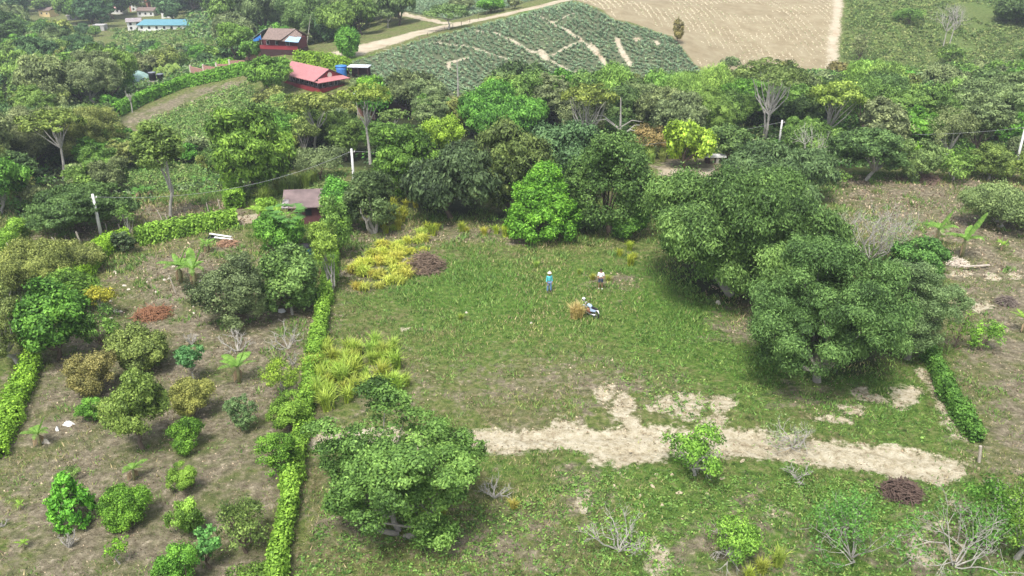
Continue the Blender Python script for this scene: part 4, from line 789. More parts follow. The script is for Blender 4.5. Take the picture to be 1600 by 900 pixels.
for k in range(26):
    u, v = rr.uniform(172, 330), rr.uniform(405, 500); stp.append((u, v))
for (u, v), l in zip(stp, rank(stp, 'flat pale stone on the upper orchard slope')): junk(u, v, rr.uniform(.2, .5), rr.uniform(.15, .35), .1, u, ROCK, 'stone', l, 'stone', group='orchard stones')
flat_clod = flat('clod_earth', (.45,.38,.26), .95, .3, 4, bump=.5)
CL = [(985,705),(1025,742),(1020,760),(1050,742),(1062,770),(1000,775),(1105,772),(1128,748),(1160,720),(1198,700),(1035,790),(960,760)]
for k, (u, v) in enumerate(CL):
    junk(u, v, (.3+.1*(k % 3)), .22, .08, u, flat_clod, 'clod', rank(CL, 'pale clod of earth just below the track')[k], 'clod', group='clods below the track')
for u, v, ang, L, l in [(345,372,-.25,2.2,'upper white board next to the black bucket'),(350,377,-.2,1.8,'lower white board next to the black bucket'),(1525,420,.25,2.6,'long pale stick on the grass of the right plot'),(1095,800,2,.01,None),(1435,748,.6,1.3,None)]:
    if l: o = MB().box(-L/2, L/2, -.09, .09, 0, .06).build('board', WHITE if 'white' in l else WOODP, loc=Wp(u, v)+np.array([0, 0, .25])); o.rotation_euler = (0.1, .05, ang); tag(o, l, 'board')
def bucket(u, v):
    p = Wp(u, v); root = empty('black_bucket', p, 'black bucket lying at the end of the white boards', 'bucket'); root.rotation_euler = (1.2, 0, .6)
    MB().lathe([(.24, 0), (.33, .6), (.30, .6), (.21, .05)], 14).build('body', BLACK, root, True); MB().tube([(.32*math.cos(a), .32*math.sin(a)*.1, .55+.25*math.sin(a)) for a in np.linspace(0, PI, 8)], .012, 5).build('handle', GREYB, root)
bucket(328,373)
# ------------------------------------------------------------------ round tank by the hedge
def tank(u, v, R, H, label, body, lid, name='water_tank', z=0, group=None, pos=None):
    p = Wp(u, v) if pos is None else pos; root = empty(name, p+np.array([0, 0, z]), label, 'water tank', group)
    MB().lathe([(R*.9, 0), (R, .1*H), (R*.97, .35*H), (R, .4*H), (R*.97, .65*H), (R, .7*H), (R*1.02, .95*H)], 20).build('body', body, root, True)
    MB().lathe([(R*1.08, .95*H), (R*1.08, 1.02*H), (R*.5, 1.06*H), (R*.1, 1.09*H)], 20).build('lid', lid, root, True)
tank(474,402,.75,1.0,'round blue tank with black lid between papaya and central hedge',BLUE,BLACK)
# ------------------------------------------------------------------ buildings
RED = flat('red_painted_wall', (.27, .035, .045), .6, .12, 2); REDR = flat('red_metal_roof', (.45, .18, .185), .45, .10, .8); DARKW = flat('dark_wood', (.05, .025, .025), .7, .2); MAUVE = flat('mauve_wall', (.26, .17, .18), .7, .1)
GLASS = flat('dark_glass', (.02, .025, .03), .15, .1, spec=.6); WHITEP = flat('white_paint', (.75, .74, .72), .7, .1); TILE = flat('old_clay_tile', (.20, .15, .13), .9, .45, 3, bump=.5)
def ribmat(name, col, sc=9, axis=0, rough=.5, vary=.12):
    m, nt, b = nmat(name); L = nt.links; tc = nt.nodes.new('ShaderNodeTexCoord'); wv = nt.nodes.new('ShaderNodeTexWave'); wv.bands_direction = 'XYZ'[axis]; wv.inputs['Scale'].default_value = sc/10; L.new(tc.outputs['Object'], wv.inputs['Vector'])
    n = nt.nodes.new('ShaderNodeTexNoise'); n.inputs['Scale'].default_value = 1.2; n.inputs['Detail'].default_value = 6; L.new(tc.outputs['Object'], n.inputs['Vector'])
    h = nt.nodes.new('ShaderNodeMapRange'); h.inputs[3].default_value = 1-vary*2; h.inputs[4].default_value = 1+vary*2; L.new(n.outputs[0], h.inputs[0])
    hs = nt.nodes.new('ShaderNodeHueSaturation'); hs.inputs['Color'].default_value = (*col, 1); L.new(h.outputs[0], hs.inputs['Value']); L.new(hs.outputs[0], b.inputs['Base Color']); b.inputs['Roughness'].default_value = rough
    bp = nt.nodes.new('ShaderNodeBump'); bp.inputs['Strength'].default_value = .6; bp.inputs['Distance'].default_value = .05; L.new(wv.outputs['Fac'], bp.inputs['Height']); L.new(bp.outputs[0], b.inputs['Normal']); return m
REDRIB = ribmat('red_ribbed_roof', (.45, .18, .185), 30, 0); GREYRIB = ribmat('grey_ribbed_roof', (.34, .30, .30), 25, 0, vary=.3); BLUERIB = ribmat('blue_ribbed_roof', (.12, .30, .36), 10, 0); WHITERIB = ribmat('white_ribbed_roof', (.68, .72, .78), 20, 0)
def brickmat(name, c1, c2, sc=3):
    m, nt, b = nmat(name); L = nt.links; tc = nt.nodes.new('ShaderNodeTexCoord'); br = nt.nodes.new('ShaderNodeTexBrick'); mp = nt.nodes.new('ShaderNodeMapping'); mp.inputs['Rotation'].default_value = (PI/2, 0, 0)
    L.new(tc.outputs['Object'], mp.inputs[0]); L.new(mp.outputs[0], br.inputs['Vector']); br.inputs['Scale'].default_value = sc; br.inputs['Color1'].default_value = (*c1, 1); br.inputs['Color2'].default_value = (*c2, 1); br.inputs['Mortar'].default_value = (.4, .36, .33, 1); br.inputs['Mortar Size'].default_value = .03
    L.new(br.outputs[0], b.inputs['Base Color']); b.inputs['Roughness'].default_value = .9; return m
BRICK = brickmat('brick', (.42, .17, .12), (.34, .13, .09)); STUCCO = flat('cream_stucco', (.62, .54, .46), .9, .12, .6)
def red_house():
    c = Wp(500, 146); L, Wd = 15.0, 7.0; ax = np.array([.72, -.69]); bx = np.array([.69, .72])
    K_ = .74; ctr = c[:2]-ax*L/2*K_+bx*Wd/2*K_; root = empty('farmhouse', (ctr[0], ctr[1], c[2]), 'red house with pink-red metal gable roof and verandah rail', 'house', rz=math.atan2(ax[1], ax[0])); root.scale = (K_, K_, K_)
    # local x along the ridge (towards the front gable), y across; the near long side is -y
    MB().box(-L/2, L/2, -Wd/2, Wd/2, -2.5, .15).build('plinth', RED, root)
    f = MB()
    for y in (-Wd/2, Wd/2): f.box(-L/2, L/2, y-.06, y+.06, .15, 1.05)
    f.box(L/2-.06, L/2+.06, -Wd/2+.06, Wd/2-.06, .15, 1.05); f.build('rail_wall', RED, root)
    MB().box(-L/2+.3, L/2-1.6, -Wd/2+1.5, Wd/2-.3, .15, 2.75).build('wall', MAUVE, root)
    for k in range(9):
        for y in (-Wd/2+.02, Wd/2-.02): MB().box(-L/2+.1+k*(L-.2)/8-.07, -L/2+.1+k*(L-.2)/8+.07, y-.07, y+.07, 1.05, 2.7).build('post', DARKW, root)
    for k in range(1, 4): MB().box(L/2-.09, L/2+.05, -Wd/2+k*Wd/4-.07, -Wd/2+k*Wd/4+.07, 1.05, 2.7).build('post', DARKW, root)
    for x in (-5, -3.2, -1.4, .6, 2.4, 4.2):
        w_ = MB().box(x-.45, x+.45, -Wd/2+1.44, -Wd/2+1.497, 1.0, 2.1).build('window', WHITEP, root); MB().box(x-.38, x+.38, -Wd/2+1.41, -Wd/2+1.437, 1.07, 2.03).build('pane', GLASS, w_)
    for y in (-1.2, .6, 2.2):
        w_ = MB().box(L/2-1.597, L/2-1.54, y-.45, y+.45, .95, 2.1).build('window', WHITEP, root); MB().box(L/2-1.537, L/2-1.51, y-.36, y+.36, 1.03, 2.02).build('pane', GLASS, w_)
    d = MB().box(L/2-1.597, L/2-1.53, -2.55, -1.85, .16, 2.2).build('door', DARKW, root); MB().box(L/2-1.527, L/2-1.49, -2.0, -1.94, 1.1, 1.2).build('handle', WHITEP, d)
    E = .9; r = MB(); zr, ze = 5.0, 2.75; xl, xr = -L/2-E, L/2-.6
    r.slab([(xl, -Wd/2-E, ze), (xr, -Wd/2-E, ze), (xr, 0, zr), (xl, 0, zr)], .12); r.slab([(xl, 0, zr+.003), (xr, 0, zr+.003), (xr, Wd/2+E, ze), (xl, Wd/2+E, ze)], .12)
    r.build('roof', REDRIB, root)
    s = MB(); s.slab([(xr+.003, -Wd/2-E, ze+.001), (L/2+E+.2, -Wd/2-E, ze-.15), (L/2+E+.2, Wd/2+E, ze-.15), (xr+.003, Wd/2+E, ze+.001), (xr+.003, Wd/2-.2, ze+.45), (xr+.003, -Wd/2+.2, ze+.45)][:4], .1)
    s.slab([(xr-.05, -Wd/2+.2, ze+.5), (L/2+E+.2, -Wd/2-E, ze-.13), (L/2+E+.2, Wd/2+E, ze-.13), (xr-.05, Wd/2-.2, ze+.5)], .08); s.build('porch_roof', REDR, root)
    g = MB(); g.v = [(xr-.12, -Wd/2-E+.5, ze+.1), (xr-.12, Wd/2+E-.5, ze+.1), (xr-.12, 0, zr-.2), (xr-.32, -Wd/2-E+.5, ze+.1), (xr-.32, Wd/2+E-.5, ze+.1), (xr-.32, 0, zr-.2)]; g.f = [(0, 1, 2), (5, 4, 3), (0, 3, 4, 1), (1, 4, 5, 2), (2, 5, 3, 0)]; g.build('gable', RED, root)
    MB().tube([(xr-.1, 0, 3.65), (xr-.02, 0, 3.65)], .62, 20).build('gable_vent', STUCCO, root)
    for s_ in (-1, 1): MB().slab([(xr+.003, s_*(Wd/2+E), ze+.04), (xr+.16, s_*(Wd/2+E), ze+.04), (xr+.16, 0, zr+.04), (xr+.003, 0, zr+.04)], .2).build('bargeboard', DARKW, root)
red_house()
def tiled_house():
    c = Wp(452, 92); root = empty('wooden_house', c+np.array([-2.0, 5, 1.3]), 'dark red timber house with old tiled roof and blue sheets', 'house', rz=-.2); root.scale = (.78, .78, .78)
    MB().box(-5, 5, -3, 3, -3, .0).build('plinth', DARKW, root); MB().box(-4.8, 4.8, -2.0, 3, 0, 2.6).build('wall', flat('dark_red_boards', (.12, .03, .035), .8, .3), root)
    MB().box(-5, 5, -3.05, -2.95, 0, .9).build('railing', RED, root)
    for x in (-4.9, -2.5, 0, 2.5, 4.9): MB().box(x-.08, x+.08, -3.0, -2.84, .9, 2.5).build('post', DARKW, root)
    for x in (-3.2, -.8, 2): w_ = MB().box(x-.45, x+.45, -2.06, -2.003, .9, 1.9).build('window', WHITEP, root); MB().box(x-.38, x+.38, -2.09, -2.063, .97, 1.83).build('pane', GLASS, w_)
    r = MB(); r.slab([(-3.8, -3.9, 2.5), (1.2, -3.9, 2.5), (3.5, 0, 4.6), (-3.6, 0, 4.6)], .15); r.slab([(-3.6, .01, 4.6), (3.5, .01, 4.6), (5.2, 3.8, 2.6), (-5.2, 3.8, 2.6)], .15); r.slab([(1.22, -3.6, 2.2), (5.3, -3.3, 2.0), (5.2, -.2, 3.3), (3.45, -.02, 4.4)], .15); r.build('roof', TILE, root)
    MB().slab([(2.2, -4.0, 2.2), (5.6, -3.8, 2.0), (5.5, -1.6, 2.9), (2.6, -1.8, 3.1)], .05).build('blue_roof_sheet', ribmat('pale_blue_sheet', (.35, .55, .75), 20, 0), root)
    MB().slab([(-11.5, -2.5, -.6), (-3.85, -2.5, 4.5), (-3.85, 3.0, 4.5), (-11.5, 3.0, -.6)], .12).build('lean_to_roof', flat('slate_sheet', (.20, .24, .27), .6, .2), root)
    for x, h in ((-9.3, .75), (-6.8, 2.3), (-4.8, 3.6)):
        for y in (-2.3, 2.5): MB().box(x-.09, x+.09, y-.09, y+.09, -3, h).build('lean_to_post', WOODP, root)
    MB().slab([(-6.9, -2.6, 2.0), (-4.6, -2.7, 3.3), (-4.5, -2.7, 2.2), (-6.7, -2.6, 1.6)], .03).build('blue_tarp', BLUE, root)
    MB().box(-9.5, -4.9, -2.55, -2.45, -3, -.4).build('terrace_wall', BRICK, root)
tiled_house()
def shed():
    c = Wp(488, 352); root = empty('shed', c, 'small dark red shed with purplish weathered sheet roof behind the papaya', 'shed', rz=.12)
    w_ = MB().box(-2.2, 1.9, 0, 3.2, 0, 2.2).build('wall', flat('shed_wall', (.12, .05, .05), .85, .2), root)
    MB().slab([(-2.6, -.5, 2.0), (2.3, -.5, 2.0), (2.3, 2.0, 3.0), (-2.6, 2.0, 3.0)], .08).build('roof', ribmat('weathered_roof', (.19, .14, .135), 28, 0, .8, .35), root)
    MB().slab([(-2.6, 2.01, 3.0), (2.3, 2.01, 3.0), (2.3, 3.8, 2.3), (-2.6, 3.8, 2.3)], .08).build('rear_roof', TILE, root)
    wd = MB().box(-.6, .1, -.05, -.003, 1.0, 1.7).build('window', DARKW, root); MB().box(-.52, .02, -.08, -.053, 1.07, 1.63).build('pane', GLASS, wd)
    MB().slab([(-2.62, -.52, 2.03), (-2.0, -.52, 2.03), (-2.0, .6, 2.48), (-2.62, .6, 2.48)], .02).build('pale_roof_sheet', GREYRIB, root)
shed()
def brick_tower():
    c = Wp(573, 188); root = empty('brick_hut', c, 'narrow brick hut with white slanted roof behind the thin white trunk', 'hut', rz=.15)
    MB().box(-1.2, 1.2, 0, 2.2, -.5, 3.4).build('wall', BRICK, root)
    for x in (-1.32, 1.2): MB().box(x, x+.12, -.06, 0, -.5, 3.4).build('corner_post', STUCCO, root)
    MB().slab([(-1.7, -.5, 3.3), (1.7, -.5, 3.75), (1.7, 2.5, 4.3), (-1.7, 2.5, 3.85)], .12).build('roof', WHITERIB, root); MB().box(-.4, .4, -.04, -.003, -.4, 1.6).build('door', WOODP, root)
brick_tower()
def lowshed(u, v, L, label, rz=.1, mat=None, h=2.0, D=3):
    c = Wp(u, v); root = empty('low_shed', c, label, 'shed', 'sheet-roofed sheds', rz=rz)
    MB().box(-L/2, L/2, 0, D, -.5, h-.15).build('wall', MAUVE, root); MB().slab([(-L/2-.3, -.4, h-.2), (L/2+.3, -.4, h-.2), (L/2+.3, D+.3, h+.7), (-L/2-.3, D+.3, h+.7)], .06).build('roof', mat or WHITERIB, root)
    for x in (-L/2+.05, L/2-.17): MB().box(x, x+.12, -.3, -.18, -.5, h-.26).build('post', DARKW, root)
lowshed(591,180,2.2,'white sheet roofed shed touching the brick hut'); lowshed(625,177,3.6,'wider white sheet roofed shed right of the brick hut',-.05)
def blue_hut():
    c = Wp(550, 124); root = empty('tank_shelter', c, 'flat-roofed shelter right of the red house, open side dark', 'shelter', rz=-.1)
    for x in (-.5, 1.2, 2.9): MB().box(x-.07, x+.07, 0, .14, -.3, 2.1).build('post', DARKW, root)
    MB().box(-.7, 3.1, -.2, 2.2, 2.1, 2.22).build('roof', WHITERIB, root); MB().box(-.5, 2.9, 1.9, 2.1, -.3, 2.1).build('wall', DARKW, root)
    tank(0, 0, .95, 2.2, 'blue round tank between the red house and the flat shelter', BLUE, BLUE, pos=c+np.array([-1.9, .8, 0]))
blue_hut()
def gazebo():
    c = Wp(214, 139); root = empty('gazebo', c, 'round gazebo with pale green cone roof and white low wall', 'gazebo'); GR = flat('green_roof', (.28, .42, .38), .5, .15)
    MB().lathe([(2.9, 0), (2.9, .8)], 10).build('low_wall', WHITEP, root); MB().lathe([(2.4, .8), (2.4, 1.9)], 10).build('interior_shade', DARKW, root)  # dark drum behind the posts: the shade inside, put in as solid colour
    for k in range(8): a = k*PI/4+.2; MB().box(-.08, .08, -.08, .08, .8, 2.3).build('post', WHITEP, root, loc=(2.75*math.cos(a), 2.75*math.sin(a), 0))
    r = MB().lathe([(3.6, 2.1), (3.5, 2.25), (1.9, 3.3), (.5, 3.9)], 8).build('roof', GR, root); MB().lathe([(.6, 3.95), (.45, 4.3), (.05, 4.6)], 8).build('finial', WHITEP, r)
    p = Wp(245, 141); root = empty('tank_stand', p, 'white framed stand carrying two black tanks', 'stand')
    for x in (-1.3, 1.3):
        for y in (0, 1.6): MB().box(x-.1, x+.1, y-.1, y+.1, -.3, 1.6).build('leg', WHITEP, root)
    MB().box(-1.5, 1.5, -.2, 1.8, 1.6, 1.72).build('deck', GREYB, root); MB().box(-1.1, 1.1, .05, .12, .2, .35).build('brace', WHITEP, root)
    tank(0, 0, .68, 1.5, 'left taller black water tank on the white stand', BLACK, flat('grey_lid', (.2, .22, .25), .5), z=1.72, pos=p+np.array([-.72, .8, 0])); tank(0, 0, .6, 1.2, 'right shorter black water tank on the white stand', BLACK, bpy.data.materials['grey_lid'], z=1.72, pos=p+np.array([.75, .8, 0]))
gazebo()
def wallrun(pts, h, th, mat, name, label, cat, post_=True):
    P = [Wp(u, v) for u, v in pts]; o = P[0]; root = empty(name, o, label, cat)
    for i in range(len(P)-1):
        a, b = P[i]-o, P[i+1]-o; d = b-a; L = math.hypot(d[0], d[1]); rz = math.atan2(d[1], d[0]); z0 = min(a[2], b[2])
        MB().box(0, L, -th/2, th/2, -.6, h+abs(d[2])).build('panel', mat, root, loc=(a[0], a[1], z0), rz=rz)
        if post_: MB().box(-.14, .14, -th/2-.05, th/2+.05, -.6, h+.25+abs(d[2])).build('pillar', STUCCO, root, loc=(a[0], a[1], z0), rz=rz)
wallrun([(300,124),(320,121),(340,118),(360,113),(384,107)], 1.5, .2, BRICK, 'brick_wall', 'unplastered brick garden wall above the long curving hedge', 'wall')
def slab_shelter():
    c = Wp(1112, 256); root = empty('stone_bench', c, 'grey concrete slab on dark blocks at the end of the bare path', 'slab')
    MB().box(-.9, 1.7, 0, 1.0, .75, .95).build('slab', CONC, root); MB().box(-.7, -.2, .1, .9, 0, .747).build('block', DARKW, root); MB().box(.5, .9, .1, .9, 0, .747).build('block', GREYB, root)
slab_shelter()
# distant settlement
def house(u, v, L, D, h, label, wall, roof='gable', roofmat=None, rz=0, nwin=3, rh=1.3, storeys=1, group='distant buildings', name='house', cat='house'):
    c = Wp(u, v); root = empty(name, c, label, cat, group, rz); root.scale = (.74, .74, .74); MB().box(-L/2, L/2, 0, D, -1.5, h).build('wall', wall, root)
    for s in range(storeys):
        for k in range(nwin):
            x = -L/2+(k+.5)*L/nwin; z = h*(s+.5)/storeys; w_ = MB().box(x-.5, x+.5, -.06, -.003, z-.55, z+.55).build('window', WHITEP if wall is not WHITEP else DARKW, root); MB().box(x-.42, x+.42, -.09, -.063, z-.47, z+.47).build('pane', GLASS, w_)
    rm = roofmat or TILE
    if roof == 'gable':
        r = MB().slab([(-L/2-.5, -.6, h-.05), (L/2+.5, -.6, h-.05), (L/2+.5, D/2, h+rh), (-L/2-.5, D/2, h+rh)], .15); r.slab([(-L/2-.5, D/2+.01, h+rh), (L/2+.5, D/2+.01, h+rh), (L/2+.5, D+.6, h-.05), (-L/2-.5, D+.6, h-.05)], .15); r.build('roof', rm, root)
    elif roof == 'shed': MB().slab([(-L/2-.5, -.6, h+.05), (L/2+.5, -.6, h+.05), (L/2+.5, D+.5, h+rh), (-L/2-.5, D+.5, h+rh)], .15).build('roof', rm, root)
    else: MB().box(-L/2-.15, L/2+.15, -.15, D+.15, h+.003, h+.35).build('parapet', wall, root)
    return root
YEL = flat('ochre_wall', (.62, .48, .24), .8, .1); SALM = flat('salmon_wall', (.55, .24, .18), .8, .1); GREYW = flat('grey_wall', (.42, .41, .40), .8, .15)
r = house(215,18,8.5,9,12,'tall cream apartment block with a red stripe at the top edge',WHITEP,'flat',storeys=4,nwin=2,rz=.15,name='apartment_block',cat='apartment block'); MB().box(-4.31,-3.4,-.05,-.003,-1.5,12).build('red_stripe', SALM, r); MB().box(4.26,6.2,1,8,-1.5,12).build('side_wing', SALM, r)
house(263,47,27,9,2.2,'long low warehouse with a blue metal roof',WHITEP,'shed',BLUERIB,nwin=8,rh=1.3,name='warehouse',cat='warehouse')
house(211,47,6,6,3.8,'white two-storey house with grey roof left of the blue warehouse',WHITEP,'gable',GREYRIB,nwin=2,storeys=2,rz=.35)
house(228,26,9,8,3.2,'white house with tiled roof under the apartment block',WHITEP,'gable',nwin=3); house(181,22,9,7,3.4,'long tiled house with white gable left of the apartment block',WHITEP,'gable',flat('pink_tile',(.45,.27,.24),.9,.3),nwin=4)
house(70,26,7.5,7,3.6,'yellow walled house with tiled roof near the top left corner',YEL,'gable',nwin=2,rz=-.3); house(60,48,10,.4,2.0,'short white boundary wall left of the round trees near the top left',WHITEP,'flat',nwin=1,name='boundary_wall',cat='wall') if False else None
house(125,50,15,4,2.0,'long low white building with dark roof in the valley',GREYW,'shed',TILE,nwin=5,rh=.5); house(155,50,5,4,2.8,'small grey box building at the end of the long low white one',GREYW,'flat',nwin=1)
house(3,48,10,6,2.6,'white house with red roof cut by the left edge',WHITEP,'gable',flat('red_tile',(.34,.12,.08),.9,.3),nwin=2); house(40,50,9,3,1.8,'low white shed with rust roof near the left edge',WHITEP,'shed',TILE,nwin=3,rh=.5)
house(117,32,8,5,2.4,'grey-roofed shed between the yellow house and the white wall',GREYW,'shed',GREYRIB,nwin=2); house(150,22,8,6,2.8,'salmon roofed house in the trees left of the apartment block',SALM,'gable',nwin=2)
house(262,27,6,6,4.2,'narrow white house right of the apartment block',WHITEP,'flat',nwin=2,storeys=2,rz=.2); house(120,6,12,8,5,'pale grey houses row piece at the top edge',GREYW,'gable',GREYRIB,nwin=4,storeys=2); house(30,6,14,8,5,'pale roofs at the very top left',GREYW,'gable',flat('pinkgrey_roof',(.42,.36,.35),.9,.2),nwin=4); house(290,8,9,7,4,'white and red house at the top edge right of the apartment block',WHITEP,'gable',SALM,nwin=2)
house(75,6,11,8,5,'grey white house block between the two top-left groves',GREYW,'flat',nwin=3,storeys=2); house(318,12,8,6,3.5,'small pale house nearly hidden by trees at the top',GREYW,'gable',nwin=2)
house(1,152,9,7,3.2,'tiled roof cottage cut by the left edge in the valley wood',STUCCO,'gable',flat('brown_tile',(.30,.16,.13),.9,.3),nwin=2,rz=.9)
house(122,158,4,3,2.0,'small white-walled hut deep in the valley wood',WHITEP,'shed',WHITERIB,nwin=1,rh=.4,name='hut',cat='hut')
# ------------------------------------------------------------------ people
def skin_obj(name, joints, edges, mat, parent, sub=2):
    me = bpy.data.meshes.new(name); me.from_pydata([j[:3] for j in joints], edges, []); o = bpy.data.objects.new(name, me); C.objects.link(o); o.parent = parent
    m = o.modifiers.new('skin', 'SKIN'); m.use_smooth_shade = True; sv = me.skin_vertices[0].data
    for i, j in enumerate(joints): r = j[3]; sv[i].radius = (r, j[4] if len(j) > 4 else r)
    sv[0].use_root = True; s = o.modifiers.new('sub', 'SUBSURF'); s.levels = sub; s.render_levels = sub; me.materials.append(mat); return o
SKIN = flat('skin', (.30, .16, .10), .55, .05)
def person(u, v, rz, label, shirt, trous, hat, arms, shorts=False, shoe=None, H=1.72):
    p = Wp(u, v); root = empty('person', p+np.array([0, 0, .03]), label, 'person', None, rz); k = H/1.72   # faces -y
    J = [(0,0,.95,.10),(0,.01,1.12,.085),(0,.01,1.30,.09),(0,.01,1.43,.06),(0,0,1.50,.05),(0,-.015,1.58,.075),(0,-.015,1.66,.085),(0,-.01,1.71,.055)]
    E = [(0,1),(1,2),(2,3),(3,4),(4,5),(5,6),(6,7)]
    def add(ch, root_i):
        q = root_i
        for c in ch: J.append(c); E.append((q, len(J)-1)); q = len(J)-1
        return q
    for s in (-1, 1):
        fx = .10*s*(1.3 if not shorts else 1.15); add([(.09*s,0,.88,.095),(fx*1.0,-.01,.50,.058),(fx*1.15,.02,.10,.036),(fx*1.2,-.04,.04,.038),(fx*1.35,-.16,.03,.032)], 0)
        sh, el, wr = arms[0 if s < 0 else 1]; w_ = add([(.17*s,.01,1.40,.055),(*sh,.046),(*el,.036),(*wr,.026)], 3)
        a = np.array(wr); d = unit(np.array(wr)-np.array(el)); hnd = a+d*.05; J.append((*hnd,.034,.018)); E.append((w_, len(J)-1)); hi = len(J)-1
        sd = unit(np.cross(d, [0, 1, .2])); nn = np.cross(d, sd)
        for f_, (o_, l_) in enumerate(((-.03,.065),(-.01,.078),(.012,.072),(.032,.056))):
            b = hnd+sd*o_+d*.03; add([(*b,.009),(*(b+d*l_*.6+nn*.008),.008),(*(b+d*l_+nn*.025),.007)], hi)
        b = hnd-sd*.035; add([(*b,.010),(*(b-sd*.02+d*.035),.009),(*(b-sd*.022+d*.06),.008)], hi)
    skin_obj('body', J, E, SKIN, root)
    # clothing follows the joints, a little thicker
    sj = [(0,.005,.93,.155,.125),(0,.01,1.12,.16,.15),(0,.012,1.30,.18,.155),(0,.01,1.42,.11,.1)]; se = [(0,1),(1,2),(2,3)]
    for s in (-1, 1):
        sh, el, wr = arms[0 if s < 0 else 1]; n = len(sj); sj.append((.175*s,.01,1.395,.075)); se.append((3, n)); sj.append((*(np.array(sh)*.98+np.array([0,0,.003])),.062)); se.append((n, n+1))
        if not shorts: e = np.array(el)*.25+np.array(sh)*.75; sj.append((*(np.array(el)*.9+np.array(sh)*.1),.05)); se.append((n+1, n+2))
    skin_obj('shirt', sj, se, shirt, root)
    tj = [(0,.005,.95,.145,.12)]; te = []
    for s in (-1, 1):
        fx = .10*s*(1.3 if not shorts else 1.15); n = len(tj); tj += [(.095*s,0,.86,.108)]; te.append((0, n))
        if shorts: tj += [(fx*1.02,-.01,.56,.10)]; te.append((n, n+1))
        else: tj += [(fx,-.01,.50,.088),(fx*1.15,.015,.12,.075)]; te += [(n, n+1), (n+1, n+2)]
        m = MB(); m.tube([(fx*1.17,.06,.045),(fx*1.22,-.05,.05),(fx*1.37,-.2,.035)], [.045,.055,.03], 8); m.build('shoe', shoe, root, True)
    skin_obj('shorts' if shorts else 'trousers', tj, te, trous, root)
    FACE = flat('face_dark', (.03,.015,.012), .5, 0)
    for s in (-1, 1): MB().lathe([(.004,0),(.011,.006),(.004,.016)], 8, (.03*s,-.095,1.63)).build('eye', FACE, root)
    MB().tube([(0,-.09,1.635),(0,-.118,1.60),(0,-.095,1.592)], [.010,.015,.011], 6).build('nose', SKIN, root); MB().box(-.024,.024,-.098,-.088,1.558,1.566).build('mouth', FACE, root)
    for s in (-1, 1): MB().tube([(.083*s,0,1.60),(.095*s,.004,1.625),(.083*s,.005,1.65)], [.01,.015,.01], 6).build('ear', SKIN, root)
    if hat: h = MB().lathe([(.19,1.665),(.19,1.675),(.105,1.69),(.10,1.76),(.075,1.80),(.02,1.81)], 18, (0,-.01,0)).build('hat', hat, root, True)
    else: MB().lathe([(.088,1.63),(.098,1.67),(.09,1.72),(.06,1.755),(.02,1.765)], 16, (0,.004,0)).build('hair', flat('dark_hair', (.025,.02,.018), .7, .1), root, True)
    root.scale = (k, k, k); return root
person(858,457,.35,'standing person with pale hat, turquoise shirt and blue jeans, arms down',flat('turquoise_cloth',(.10,.52,.56),.8,.08),flat('blue_denim',(.16,.27,.45),.85,.12),flat('straw_hat',(.72,.66,.55),.8,.1),
       (((-.23,.02,1.12),(-.25,-.06,.90),(-.21,-.14,.80)),((.23,.02,1.12),(.24,-.04,.88),(.18,-.14,.82))),shoe=flat('dark_shoe',(.03,.03,.04),.6,.1))
person(938,452,-.05,'standing person in white t-shirt, dark shorts and white shoes, hands held in front',flat('white_cotton',(.82,.82,.82),.8,.05),flat('dark_blue_shorts',(.06,.08,.14),.8,.1),None,
       (((-.25,-.02,1.15),(-.20,-.20,1.06),(-.06,-.27,1.10)),((.25,-.02,1.15),(.20,-.20,1.06),(.05,-.28,1.12))),True,shoe=WHITE)
